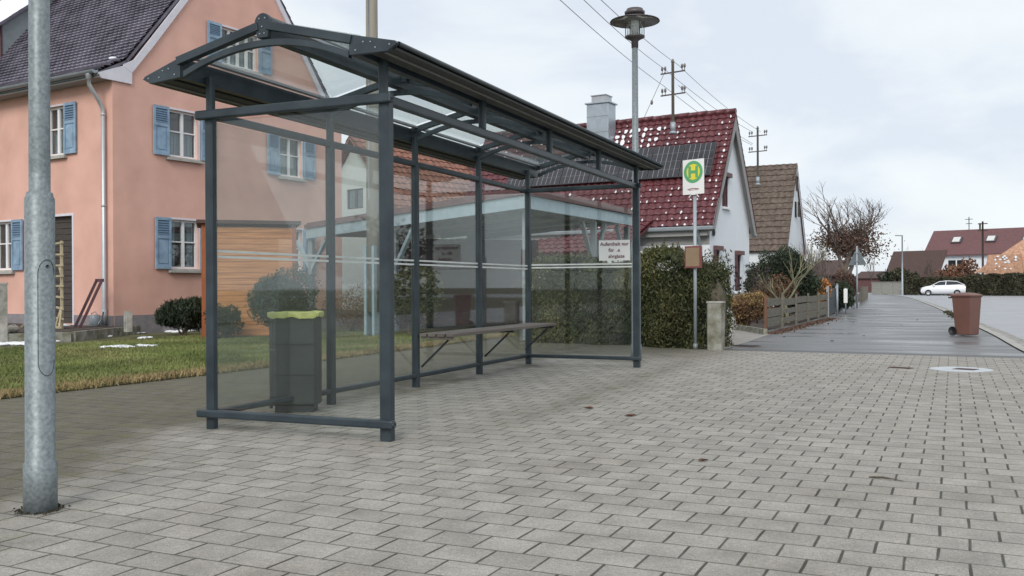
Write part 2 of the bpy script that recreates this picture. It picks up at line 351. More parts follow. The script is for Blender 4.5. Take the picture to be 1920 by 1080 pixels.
# ---------------- ground
def sheet(name,pts,z,m,kind='structure',label=None,parent=None):
    mb=MB(); mb.add([(p[0],p[1],z) for p in pts],[tuple(range(len(pts)))])
    o=mb.build(name,m,parent); me=o.data
    if me.polygons[0].normal.z<0: me.flip_normals()
    if kind: tag(o,kind=kind,label=label)
    return o
def paver_material():
    m,t,b=new_mat('pavers'); L=t.links.new
    tc=N(t,'ShaderNodeTexCoord'); mp=N(t,'ShaderNodeMapping'); mp.inputs['Rotation'].default_value=(0,0,R(1.7)); mp.inputs['Location'].default_value=(.07,.03,0)
    L(tc.outputs['Object'],mp.inputs[0])
    # slight wobble so that joints are not ruler straight
    nw=N(t,'ShaderNodeTexNoise'); nw.inputs['Scale'].default_value=2.3; L(mp.outputs[0],nw.inputs['Vector'])
    vm=N(t,'ShaderNodeVectorMath',operation='MULTIPLY_ADD'); vm.inputs[1].default_value=(.016,.016,0); L(nw.outputs['Color'],vm.inputs[0]); L(mp.outputs[0],vm.inputs[2])
    br=N(t,'ShaderNodeTexBrick',offset=.5,offset_frequency=2); br.inputs['Scale'].default_value=1
    br.inputs['Brick Width'].default_value=.238; br.inputs['Row Height'].default_value=.198; br.inputs['Mortar Size'].default_value=.0036; br.inputs['Mortar Smooth'].default_value=.25; br.inputs['Bias'].default_value=0
    br.inputs['Color1'].default_value=(.295,.277,.249,1); br.inputs['Color2'].default_value=(.352,.331,.299,1); br.inputs['Mortar'].default_value=(.07,.07,.055,1)
    L(vm.outputs[0],br.inputs['Vector'])
    # the short joints are wider and darker
    br2=N(t,'ShaderNodeTexBrick',offset=.5,offset_frequency=2); br2.inputs['Scale'].default_value=1
    br2.inputs['Brick Width'].default_value=.238; br2.inputs['Row Height'].default_value=.198; br2.inputs['Mortar Size'].default_value=.0070; br2.inputs['Mortar Smooth'].default_value=.15
    L(vm.outputs[0],br2.inputs['Vector'])
    sx=N(t,'ShaderNodeSeparateXYZ'); L(vm.outputs[0],sx.inputs[0])
    def M(op,a,bb=None,c=None):
        n=N(t,'ShaderNodeMath',operation=op)
        for i,q in enumerate((a,bb,c)):
            if q is None: continue
            if isinstance(q,(int,float)): n.inputs[i].default_value=q
            else: L(q,n.inputs[i])
        return n.outputs[0]
    fy=M('ABSOLUTE',M('SUBTRACT',M('FRACT',M('DIVIDE',sx.outputs[1],.198)),.5))
    inner=M('LESS_THAN',fy,.47)
    mort0=M('MAXIMUM',br.outputs['Fac'],M('MULTIPLY',br2.outputs['Fac'],inner))
    nj=N(t,'ShaderNodeTexNoise'); nj.inputs['Scale'].default_value=3.7; nj.inputs['Detail'].default_value=4; L(tc.outputs['Object'],nj.inputs['Vector'])
    nm=N(t,'ShaderNodeMapRange'); nm.inputs[1].default_value=.36; nm.inputs[2].default_value=.58; nm.inputs[3].default_value=.35; nm.inputs[4].default_value=1; L(nj.outputs['Fac'],nm.inputs[0]); mort=M('MULTIPLY',mort0,nm.outputs[0])
    # grain
    n1=N(t,'ShaderNodeTexNoise'); n1.inputs['Scale'].default_value=160; n1.inputs['Detail'].default_value=3; L(tc.outputs['Object'],n1.inputs['Vector'])
    n2=N(t,'ShaderNodeTexNoise'); n2.inputs['Scale'].default_value=.9; n2.inputs['Detail'].default_value=6; n2.inputs['Roughness'].default_value=.62; L(tc.outputs['Object'],n2.inputs['Vector'])
    n3=N(t,'ShaderNodeTexNoise'); n3.inputs['Scale'].default_value=5; n3.inputs['Detail'].default_value=6; L(tc.outputs['Object'],n3.inputs['Vector'])
    def mr(x,a,bb,c,d):
        n=N(t,'ShaderNodeMapRange'); L(x,n.inputs[0])
        for i,q in enumerate((a,bb,c,d)): n.inputs[i+1].default_value=q
        return n.outputs[0]
    n4=N(t,'ShaderNodeTexNoise'); n4.inputs['Scale'].default_value=48; n4.inputs['Detail'].default_value=4; n4.inputs['Roughness'].default_value=.7; L(tc.outputs['Object'],n4.inputs['Vector'])
    g=M('MULTIPLY',mr(n1.outputs['Fac'],.28,.72,.65,1.35),mr(n4.outputs['Fac'],.3,.7,.78,1.22)); g2=mr(n3.outputs['Fac'],.3,.7,.84,1.14); g3=mr(n2.outputs['Fac'],.3,.7,.9,1.08)
    gg=M('MULTIPLY',M('MULTIPLY',g,g2),g3)
    def mix(f,a,bb,bt='MIX'):
        n=N(t,'ShaderNodeMix',data_type='RGBA',blend_type=bt)
        if isinstance(f,(int,float)): n.inputs[0].default_value=f
        else: L(f,n.inputs[0])
        for i,q in ((6,a),(7,bb)):
            if isinstance(q,tuple): n.inputs[i].default_value=col(q)
            else: L(q,n.inputs[i])
        return n.outputs[2]
    cg=N(t,'ShaderNodeCombineColor'); [L(gg,cg.inputs[i]) for i in range(3)]
    base=mix(1,br.outputs['Color'],cg.outputs[0],'MULTIPLY')
    # mossy worn zone behind and beside the shelter: a strip along the lawn, and a drip line under the front eave
    ox=N(t,'ShaderNodeSeparateXYZ'); L(tc.outputs['Object'],ox.inputs[0])
    wob=mr(n2.outputs['Fac'],.3,.7,-.55,.55)
    # distance to the left of the line from (-.2,-2.9) to (-1.75,0) to (-1.7,10)
    d1=M('SUBTRACT',M('MULTIPLY_ADD',ox.outputs[1],-.52,-1.72),ox.outputs[0]); d2=M('SUBTRACT',-1.62,ox.outputs[0])
    dd=M('ADD',M('MINIMUM',M('MAXIMUM',d1,d2),M('ADD',d2,1.9)),wob)
    moss=mr(dd,-.35,.45,0,1)
    drip=M('MULTIPLY',mr(M('ABSOLUTE',M('SUBTRACT',M('ADD',ox.outputs[0],M('MULTIPLY',wob,.35)),.42)),0,.38,1,0),mr(ox.outputs[1],-.3,2,0,1))
    drip=M('MULTIPLY',drip,mr(n3.outputs['Fac'],.35,.62,.1,.85))
    far=M('MULTIPLY',mr(M('ADD',ox.outputs[1],wob),7.0,9.3,0,1),mr(ox.outputs[0],1.2,-.3,0,1))
    dirt=M('MAXIMUM',M('MAXIMUM',M('MULTIPLY',moss,.9),M('MULTIPLY',drip,.85)),M('MULTIPLY',far,.8))
    base=mix(dirt,base,mix(1,base,(.36,.35,.285),'MULTIPLY'))
    mosscol=mix(mr(M('ADD',n3.outputs['Fac'],M('MULTIPLY',dirt,.08)),.47,.64,0,.95),(.045,.044,.032),(.105,.115,.032))
    jm=mix(mort,base,mix(mr(ox.outputs[0],-1.0,1.5,1,.0),(.062,.06,.05),mosscol))
    spots=mr(n3.outputs['Fac'],.52,.66,0,.6); jm=mix(M('MULTIPLY',spots,dirt),jm,(.10,.105,.045)); stain=mr(n2.outputs['Fac'],.5,.66,0,.5); jm=mix(stain,jm,mix(1,jm,(.62,.60,.56),'MULTIPLY'))
    L(jm,b.inputs['Base Color']); b.inputs['Roughness'].default_value=.82; b.inputs['Specular IOR Level'].default_value=.35
    hgt=M('MULTIPLY_ADD',mort,-1,M('MULTIPLY',n1.outputs['Fac'],.18)); bu=N(t,'ShaderNodeBump'); bu.inputs['Strength'].default_value=.7; bu.inputs['Distance'].default_value=.008
    L(hgt,bu.inputs['Height']); L(bu.outputs[0],b.inputs['Normal'])
def asphalt(name,base,wet,sc=(1,1,1)):
    m,t,b=new_mat(name); L=t.links.new
    tc=N(t,'ShaderNodeTexCoord'); mp=N(t,'ShaderNodeMapping'); mp.inputs['Scale'].default_value=sc; L(tc.outputs['Object'],mp.inputs[0])
    n=N(t,'ShaderNodeTexNoise'); n.inputs['Scale'].default_value=1.1; n.inputs['Detail'].default_value=5; L(mp.outputs[0],n.inputs['Vector'])
    g=N(t,'ShaderNodeTexNoise'); g.inputs['Scale'].default_value=90; L(tc.outputs['Object'],g.inputs['Vector'])
    r=N(t,'ShaderNodeValToRGB'); r.color_ramp.elements[0].position=.4; r.color_ramp.elements[1].position=.62
    r.color_ramp.elements[0].color=col(base); r.color_ramp.elements[1].color=col(tuple(x*.78 for x in base)); L(n.outputs['Fac'],r.inputs[0])
    mm=N(t,'ShaderNodeMix',data_type='RGBA',blend_type='MULTIPLY'); mm.inputs[0].default_value=.5; L(r.outputs[0],mm.inputs[6]); L(g.outputs['Color'],mm.inputs[7]); L(mm.outputs[2],b.inputs['Base Color'])
    q=N(t,'ShaderNodeMapRange'); q.inputs[1].default_value=.4; q.inputs[2].default_value=.62; q.inputs[3].default_value=.55; q.inputs[4].default_value=wet; L(n.outputs['Fac'],q.inputs[0]); L(q.outputs[0],b.inputs['Roughness'])
    bu=N(t,'ShaderNodeBump'); bu.inputs['Strength'].default_value=.15; bu.inputs['Distance'].default_value=.004; L(g.outputs['Fac'],bu.inputs['Height']); L(bu.outputs[0],b.inputs['Normal'])
paver_material()
asphalt('asphalt_walk',(.20,.20,.205),.22,(.3,.75,1)); asphalt('asphalt_road',(.44,.45,.48),.3,(.4,.5,1)); asphalt('asphalt_edge',(.12,.118,.118),.45)
mat('turf',(.075,.085,.03),.95,var=.4,scale=2,c2=(.10,.10,.045),bump=.8)
mat('drive_paving',(.27,.255,.235),.85,var=.15,scale=4,bump=.3)
sheet('ground',[(-500,-300),(500,-300),(500,700),(-500,700)],-.06,'turf')
pa=G(1360,657); pb=G(1920,672)
sheet('paved_square',[(-14,-30),(20,-30),(6.2,9.95),(5.12,9.99),(4.92,9.97),(.48,10.28),(-.12,10.6),(-1.2,11.6),(-2.6,13.4),(-4.75,13.4),(-4.72,5),(-4.78,3.5),(-4.94,.8),(-5.3,-3),(-14,-12)],0,'pavers')
kl=[(5.12,9.99),(5.03,12),(4.93,18.5),(4.66,26.3),(4.45,36),(4.1,47),(3.4,65),(2.5,84),(.6,104),(-1.6,123)]
wl=[(.3,10.3),(.02,13.5),(.05,17),(.42,26),(.55,33),(.2,44),(-.1,60),(-1,90),(-3.2,123)]
def strip(name,a,b,z,m,kind='structure',thick=0):
    mb=MB(); n=len(a); mb.add([(p[0],p[1],z) for p in a]+[(p[0],p[1],z) for p in b],[(i,i+1,n+i+1,n+i) for i in range(n-1)])
    if thick:
        mb.add([(p[0],p[1],z) for p in b]+[(p[0],p[1],z-thick) for p in b],[(i,i+1,n+i+1,n+i) for i in range(n-1)])
    o=mb.build(name,m)
    if o.data.polygons[0].normal.z<0: o.data.flip_normals()
    return tag(o,kind=kind)
def catmull(pts,k=6):
    o=[]
    for i in range(len(pts)-1):
        p0,p1,p2,p3=(np.array(pts[max(0,min(len(pts)-1,i+j))],float) for j in (-1,0,1,2))
        for q in range(k):
            t=q/k; o.append(tuple(.5*((2*p1)+(-p0+p2)*t+(2*p0-5*p1+4*p2-p3)*t*t+(-p0+3*p1-3*p2+p3)*t**3)))
    return o+[tuple(pts[-1])]
kc=catmull(kl); wc=catmull(wl)
strip('pavement',wc,kc,-.008,'asphalt_walk')
sheet('pavement_seam',[(.40,10.32),(4.98,10.02),(4.99,10.5),(.44,10.8)],-.004,'asphalt_edge')
k2=[(x+.16,y) for x,y in kc]; k3=[(x+.5,y) for x,y in kc]
strip('kerb',kc,k2,.015,'stone_kerb',thick=.07); strip('gutter_paving',k2,k3,-.045,'cobble')
road_out=catmull([(13,9.99),(13,20),(13.2,30),(14.5,45),(18,62),(26,82),(34,95),(34,110),(34,127)],6)
while len(road_out)<len(k3): road_out.append(road_out[-1])
strip('road',[(x,y) for x,y in k3],road_out[:len(k3)],-.05,'asphalt_road')
sheet('side_road',[(-14,123),(-3,117),(2,96),(34,84),(70,92),(70,118),(30,135),(-14,140)],-.053,'asphalt_road')
sheet('near_road',[(5.6,-40),(13,-40),(13,10.02),(5.6,10.02)],.004,'asphalt_road')
# lawn with dry edge
sheet('lawn',[(-4.9,.8),(-4.76,3.5),(-4.7,5.5),(-4.73,13.4),(-9,14.8),(-30,13),(-30,-14),(-5.3,-3)],.008,'turf')
def grass(name,poly_fn,n,x0,x1,y0,y1,m,h,bias=0):
    pts=[]
    X=nrs.uniform(x0,x1,n); Y=nrs.uniform(y0,y1,n); k=poly_fn(X,Y); X,Y=X[k],Y[k]
    hh=h*(.5+nrs.uniform(0,1,len(X))); c=np.stack([X,Y,.008+hh*.42],1)
    t=.5+.28*np.sin(X*1.3+np.cos(Y*.9)*2)*np.cos(Y*1.1)+bias
    o=leaves(name,m,c,.012,h,up=2.2,tint=t,size_j=.5); tag(o,kind='stuff'); return o
ed=lambda Y: np.interp(Y,[-12,-3,.8,3.5,5.5,13.4],[-6,-5.3,-4.9,-4.76,-4.7,-4.73])
g=grass('grass',lambda X,Y:X<ed(Y)-.02,150000,-11.5,-4.6,-1.5,13.6,'grass',.055)
tag(g,label='short green and straw coloured lawn grass beside the paved square',cat='grass')
g=grass('dry_grass',lambda X,Y:(X<ed(Y)+.05)&(X>ed(Y)-.34),70000,-6.2,-4.5,-3,13.3,'grass_dry',.075)
tag(g,label='straw coloured dry grass fringe along the edge of the paving',cat='grass')
sn=MB()
for (u,v,a,b_) in [(246,653,.32,.35),(300,621,.5,.8),(225,627,.35,.7),(262,624,.5,.6),(340,623,.3,.4),(20,640,.5,1.0),(50,646,.4,.8),(10,648,.5,.6),(120,630,.3,.5),(160,627,.15,.3),(275,636,.12,.2),(180,634,.15,.2)]:
    p=G(u,v); k=8 if a>.2 else 3
    for i in range(k):
        dx,dy=rnd.uniform(-a,a),rnd.uniform(-b_,b_); s_=rnd.uniform(.08,.2)*(a/.4)**.5
        sn.blob((p[0]+dx,p[1]+dy,.03),s_,s_*1.1,.032,8,4,.25)
tag(sn.build('lawn_snow','snow'),'melting white snow patches scattered on the lawn by the pink house','snow',kind='stuff')

# ---------------- bus shelter
SH=thing('bus_shelter','dark grey steel bus shelter with glass walls and a pitched glass roof','bus shelter')
BY=[0,1.63,3.26,4.89,6.52]; XF,XB=0,-1.58; ZR=2.47; A_='anthracite'
RZ,WZF,WZB=3.0,2.76,2.745
def shp(name,mb,m=A_,parent=SH,bevel=.003): return mb.build(name,m,parent,bevel=bevel)
def roofz(x): # underside line of the glazing
    return np.interp(x,[-1.61,-.84,-.11],[2.80,3.005,2.80])
for y in (0,6.52):
    shp('post',MB().post(XF,y,0,ZR,.088,.086).post(-.02 if y==0 else 0,y,ZR,2.74,.062),bevel=0)
for i,y in enumerate(BY):
    shp('post',MB().post(XB,y,0,ZR,.074,.076).post(XB,y,ZR,2.74,.062),bevel=0)
def rail(a,b,z0,z1,w=.062):
    mb=MB(); c=(z0+z1)/2; mb.bar((*a,c),(*b,c),w,z1-z0); shp('rail',mb,bevel=.012)
rail((-1.67,-.052),(.085,-.052),2.405,2.475); rail((-1.67,-.052),(.085,-.052),.095,.155); 
rail((-1.67,6.46),(.085,6.46),2.415,2.475); rail((-1.67,6.46),(.06,6.46),.10,.15)
rail((XB,.05),(XB,6.41),2.415,2.475); rail((XB,.05),(XB,6.41),.10,.15)
rail((0,-.03),(0,6.56),2.405,2.475)
for y in BY[1:4]: shp('stub_post',MB().post(0,y,2.475,2.72,.06),bevel=0)
# clamp screws on the near rail
for z in (.125,2.44): shp('end_cap',MB().tube([(.085,-.062,z),(.1,-.062,z)],.018,8),bevel=0)
# wing shaped eaves along both sides, beam behind
wf=[(.275,2.745),(.255,2.765),(-.11,2.845),(-.11,2.70),(.19,2.698)]
wb=[(-1.972,2.700),(-1.95,2.722),(-1.61,2.835),(-1.605,2.685),(-1.89,2.662)]
BOLT=None
def bolt(pl,x,y,z):
    global BOLT
    if BOLT is None: o=BOLT=MB().tube([(0,0,0),(0,.006,0)],.006,6).build('bolt','alu',pl)
    else: o=BOLT.copy(); COL.objects.link(o); o.parent=pl
    o.location=(x,y,z)
def eave(pr,sgn,name):
    x0,x1=pr[0][0],pr[2][0]
    # top skin and lower lip, open underneath like an extruded gutter
    mb=MB()
    skin=[pr[1],pr[2],(pr[2][0],pr[2][1]-.014),(pr[1][0]-sgn*.004,pr[1][1]-.012)]
    mb.prism([(p[0],-.27,p[1]) for p in skin],(0,7.2,0))
    o=shp(name,mb,bevel=0)
    lip=MB(); lip.tube([(x0-sgn*.012,-.27,pr[0][1]+.004),(x0-sgn*.012,6.93,pr[0][1]+.004)],.017,8); lip.build('lip',A_,o)
    fl=MB()
    zf=pr[4][1]; xi=pr[3][0]
    fl.prism([(x0-sgn*.03,-.27,zf+.012),(xi+sgn*.12,-.27,zf+.02),(xi+sgn*.12,-.27,zf+.032),(x0-sgn*.03,-.27,zf+.03)],(0,7.2,0)); fl.build('soffit_strip','gutter_inside',o); xl=x0-sgn*.12; MB().box(min(xl,xl-sgn*.018),max(xl,xl-sgn*.018),-.26,6.92,zf+.004,zf+.0135).build('drip_edge','gutter_line',o)
    be=MB(); be.box(min(xi,xi+sgn*.07),max(xi,xi+sgn*.07),-.27,6.93,pr[3][1],pr[2][1]-.016)
    shp('roof_beam',be)
    r2=MB(); r2.bar((xi-sgn*.05,-.2,pr[2][1]+.012),(xi-sgn*.05,6.9,pr[2][1]+.012),.05,.02); shp('glazing_bar',r2,'alu',bevel=0)
    for yy in (-.305,6.93):
        pm=MB().prism([(p[0],yy,p[1]) for p in pr],(0,.035,0)); pl=shp('end_plate',pm)
        for q in ((.16,.62),(.45,.3),(.7,.7),(.86,.22),(.55,.75)):
            X=x0+(xi-x0)*q[0]; zl=np.interp(q[0],[0,1],[pr[0][1]-.025,pr[3][1]]); zh=np.interp(q[0],[0,1],[pr[0][1],pr[2][1]])
            Z=zl+(zh-zl)*q[1]; yb=yy-.004 if yy<0 else yy+.039
            bolt(pl,X,yb,Z)
eave(wf,1,'front_eave'); eave(wb,-1,'rear_eave')
# ridge
shp('ridge_beam',MB().box(-.885,-.795,-.27,6.93,2.90,3.01)); 
shp('ridge_cap',MB().tube([(-.84,-.27,3.022),(-.84,6.93,3.022)],.05,14),bevel=0)
for yy in (-.31,6.93):
    pr=[(-.84+.068*math.cos(t),3.01+.068*math.sin(t)) for t in np.linspace(-.35,math.pi+.35,12)]+[(-.885,2.90),(-.795,2.90)]
    pl=shp('ridge_plate',MB().prism([(p[0],yy,p[1]) for p in pr],(0,.035,0)))
    for dx,dz in ((-.025,.03),(.025,.03),(0,-.03),(-.02,-.08),(.02,-.08)): bolt(pl,-.84+dx,yy-.004 if yy<0 else yy+.039,3.01+dz)
# side strips inside the ridge
for sx in (-1,1): shp('glazing_bar',MB().bar((-.84+sx*.12,-.2,2.985),(-.84+sx*.12,6.9,2.985),.04,.018),'alu',bevel=0)
RY=[-.29,1.63,3.26,4.89,6.9]
for i,y in enumerate(RY):
    for x0,x1,z1 in ((-.88,-1.63,2.808),(-.80,-.09,2.808)):
        shp('rafter',MB().bar((x0,y,2.985),(x1,y,z1),.06 if i in (0,4) else .045,.06))
    mb=MB(); pts=[]
    for k in range(21):
        x=-1.57+1.46*k/20; t=(x+.84)/.66; pts.append((x,2.862-.128*t*t))
    top=[(p[0],y-.02,p[1]+.022) for p in pts]; bot=[(p[0],y-.02,p[1]-.022) for p in pts]
    n=len(pts); vs=top+bot+[(a,b+.04,c) for a,b,c in top+bot]
    fs=[(k,k+1,n+k+1,n+k) for k in range(n-1)]+[(2*n+k+1,2*n+k,3*n+k,3*n+k+1) for k in range(n-1)]+[(k+1,k,2*n+k,2*n+k+1) for k in range(n-1)]+[(n+k,n+k+1,3*n+k+1,3*n+k) for k in range(n-1)]
    mb.add(vs,fs); shp('tie_arch',mb,bevel=0)
# glazing
for i in range(4):
    y0,y1=RY[i]+.035,RY[i+1]-.035
    for x0,x1 in ((-.90,-1.66),(-.78,-.06)):
        p=[(x0,y0,3.018),(x1,y0,2.842),(x1,y1,2.842),(x0,y1,3.018)]
        shp('roof_pane',MB().prism(p,(0,0,.006)),'roof_glass',bevel=0)
def pane(x0,x1,y0,y1,zs=()):
    mb=MB().box(x0,x1,y0,y1,.165,2.40); o=shp('pane',mb,'pane_glass',bevel=0)
    for z in zs:
        s_=MB()
        if y1-y0>x1-x0: s_.box(x0-.003,x0-.001,y0+.0,y1,z-.0095,z+.0095); s_.box(x1+.001,x1+.003,y0,y1,z-.0095,z+.0095)
        else: s_.box(x0,x1,y0-.003,y0-.001,z-.0095,z+.0095); s_.box(x0,x1,y1+.001,y1+.003,z-.0095,z+.0095)
        s_.build('stripe','stripe',o)
    return o
pane(-1.525,-.06,-.004,.004); pane(-1.525,-.06,6.516,6.524,(1.36,1.40))
for i in range(4): pane(-1.584,-1.576,BY[i]+.04,BY[i+1]-.04,(1.345,1.388))
# bench on brackets
be=shp('bench_seat',MB().box(-1.50,-1.42,3.2,6.38,.558,.592).box(-1.40,-1.31,3.2,6.38,.558,.592).box(-1.29,-1.20,3.2,6.38,.558,.592).box(-1.18,-1.10,3.2,6.38,.558,.592).box(-1.49,-1.11,3.22,3.26,.528,.557).box(-1.49,-1.11,6.3,6.34,.528,.557),'wood_bench')
for y in (3.30,4.95,6.28):
    br=MB(); br.bar((-1.53,y,.545),(-1.14,y,.54),.02,.028); br.bar((-1.53,y,.22),(-1.2,y,.52),.016,.02); br.build('bracket','anthracite_dark',be)
# notice on the far pane
ns=MB().box(-.523,-.085,6.500,6.506,1.445,1.722).build('notice_sign','sign_white'); tag(ns,'small white notice with dark red German wording on the far glass pane','sign')
for k,tx in enumerate(('Aufenthalt nur','für  .e','ahrgäste')):
    text_mesh('lettering',tx,.068,'text_maroon',ns,(-.304+(.03 if k==2 else 0),6.4975,1.648-.083*k),(1,0,0),(0,0,1),.0015,bold=.0008)
# litter bin inside
LB=thing('litter_bin','dark perforated metal litter bin with a yellow bag inside the shelter','litter bin',(-1.60,1.12,0),.42)
b0=MB(); b0.box(-.205,.205,-.12,.12,.06,.85); body=b0.build('body','bin_mesh',LB,bevel=.02)
fr=MB()
for sx in (-1,1): fr.box(sx*.195-.014,sx*.195+.014,-.132,-.121,.04,.86)
for z in (.33,.60): fr.box(-.18,.18,-.126,-.121,z-.006,z+.006)
fr.build('frame','anthracite_dark',LB); MB().box(-.17,.17,-.1,.1,0,.058).build('foot','anthracite_dark',LB)
bg_=MB(); n=48; ring=[]
for k in range(n):
    t=2*math.pi*k/n; c,s_=math.cos(t),math.sin(t); q=1/max(abs(c)/.222,abs(s_)/.137)
    ring.append((c*q,s_*q))
vs=[]
for (sc,z,j) in ((.90,.868,.002),(1.0,.885,.003),(1.02,.872,.003),(1.015,.850,.005),(.99,.832,.009)):
    for k,(x,y) in enumerate(ring): vs.append((x*sc+rnd.uniform(-.003,.003),y*sc,z+rnd.uniform(-j,j)+.003*math.sin(k*.7+z*40)))
bg_.smooth=False; bg_.add(vs,[(i*n+k,(i+1)*n+k,(i+1)*n+(k+1)%n,i*n+(k+1)%n) for i in range(4) for k in range(n)]); bg_.smooth=False
bg_.build('bag','bag_yellow',LB)
# ---------------- street lamps
def lamp(loc,label,rz=0,tilt=0):
    t=thing('street_lamp',label,'street lamp',loc,rz,'galvanised street lamps'); t.rotation_euler=(0,tilt,rz)
    p=MB(); p.lathe([(.078,-.02),(.078,.235),(.069,.245),(.069,1.545),(.063,1.555),(.060,1.575),(.0495,1.58),(.0495,1.7),(.044,4.62)],28); 
    pole=p.build('pole','galvanised',t)
    # service door: a thin rounded outline in the tube wall
    o=MB(); pts=[]
    for k in range(33):
        a=2*math.pi*k/32; cx=.32*math.cos(a); z=.957+.21*(1 if math.sin(a)>=0 else -1)+.075*math.sin(a)
        ang=cx/.32*.62-math.pi/2+1.1; pts.append((.0702*math.cos(ang),.0702*math.sin(ang),z))
    o.tube(pts,.0014,4,cap=False); o.build('service_door','anthracite_dark',pole)
    MB().tube([(.0702*math.cos(-.47),.0702*math.sin(-.47),1.21),(.074*math.cos(-.47),.074*math.sin(-.47),1.21)],.008,8).build('lock','anthracite_dark',pole)
    c=MB(); c.lathe([(.05,4.60),(.052,4.70),(.10,4.73),(.145,4.75),(.148,4.77),(.06,4.775)],24); c.build('collar','lamp_dark',t)
    g=MB(); g.lathe([(.115,4.776),(.115,5.09)],24); g.build('glass_cylinder','roof_glass',t)
    l=MB(); l.lathe([(.05,4.775),(.06,4.9),(.10,5.0),(.10,5.06)],16); l.build('lamp_insert','paint_white',t)
    for k in range(6):
        a=math.pi/3*k+.3; MB().tube([(.135*math.cos(a),.135*math.sin(a),4.76),(.135*math.cos(a),.135*math.sin(a),5.10)],.006,6).build('rod','lamp_dark',t)
    d=MB(); d.lathe([(.15,5.025),(.25,5.012),(.36,4.985),(.366,4.982),(.36,4.995),(.25,5.03),(.15,5.045)],40); d.build('reflector_disc','lamp_dark',t)
    MB().lathe([(.15,5.022),(.25,5.008),(.352,4.980)],40).build('disc_underside','soffit_grey',t)
    h=MB(); h.lathe([(.145,5.09),(.15,5.13),(.125,5.145),(.12,5.17),(.02,5.18)],24); h.build('cap','lamp_dark',t)
    return t
q=G(76,957); lamp(q,'thick galvanised lamp pole with a service door in the left foreground',rz=.25,tilt=.003)
q=G(1193,676); lamp(q,'galvanised street lamp with a flat round disc hood behind the far end of the shelter')
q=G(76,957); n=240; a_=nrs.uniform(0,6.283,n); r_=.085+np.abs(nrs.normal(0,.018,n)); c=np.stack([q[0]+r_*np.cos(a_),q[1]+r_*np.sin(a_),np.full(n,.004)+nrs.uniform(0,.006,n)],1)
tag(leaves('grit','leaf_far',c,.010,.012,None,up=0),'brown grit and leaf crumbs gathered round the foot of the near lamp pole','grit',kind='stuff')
# ---------------- stop sign
q=G(1304,655); D=16.6
ST=thing('stop_sign','tall bus stop sign with green letter on yellow disc in front of the hedge','bus stop sign',q,0)
sy=-YAW  # faces the square
ST.rotation_euler=(0,0,-YAW*.9)
MB().lathe([(.03,0),(.03,2.70)],14).build('pole','galvanised_smooth',ST)
MB().lathe([(.042,0),(.042,.10)],14).build('socket','galvanised',ST)
pl=MB().box(-.215,.215,-.045,-.037,2.67,3.27).build('sign_plate','sign_white',ST,bevel=.002)
pl.rotation_euler=(0,0,0)
def disc(r0,r1,cz,y,m,name,par):
    mb=MB(); n=48; vs=[];fs=[]
    for k in range(n):
        a=2*math.pi*k/n
        for r in (r0,r1):
            for yy in (y,y+.002): vs.append((r*math.cos(a),yy,cz+r*math.sin(a)))
    for k in range(n):
        a=4*k; b=4*((k+1)%n); fs+=[(a,a+2,b+2,b),(a+2,a+3,b+3,b+2),(a+1,b+1,b+3,a+3)]
    mb.add(vs,fs); return mb.build(name,m,par)
disc(.135,.19,3.055,-.0485,'sign_green','ring',pl); disc(0,.134,3.055,-.0475,'sign_yellow','yellow_disc',pl)
hm=MB(); hm.box(-.095,-.045,-.051,-.048,2.955,3.155).box(.045,.095,-.051,-.048,2.955,3.155).box(-.045,.045,-.051,-.048,3.03,3.08); hm.build('letter','sign_green',pl)
em=MB(); pts=[]
for k in range(9): x=-.115+.23*k/8; pts.append((x,-.048,2.755+.016*(1-(x/.115)**2)))
em.tube(pts,.006,4); em.box(-.09,.09,-.0495,-.046,2.742,2.748); em.build('emblem','sign_red',pl)
cl=MB()
for sx in (-1,1): cl.bar((sx*.03,-.036,2.73),(sx*.12,-.036,2.69),.012,.02); cl.bar((sx*.1,-.03,2.62),(sx*.03,-.03,2.70),.01,.015)
cl.box(-.04,.04,-.05,.035,2.66,2.72); cl.build('clamp','sign_white',ST)
tb=MB(); tb.box(-.165,.165,-.075,-.035,1.40,1.78)
tbo=tb.build('timetable_case','case_red',ST,bevel=.006); MB().box(-.135,.135,-.079,-.0755,1.43,1.75).build('timetable','paper',tbo)
# ---------------- pillar beside the hedge
q=G(1340,657)
t=thing('gate_pillar','weathered square concrete gate pillar at the end of the hedge','pillar',(q[0],q[1]+.12,0),-.15)
MB().post(0,0,0,.80,.25,.25,.03).build('shaft','concrete_mossy',t); 
mb=MB(); mb.post(0,0,.801,.83,.27,.27,.03); mb.build('cap','concrete',t)
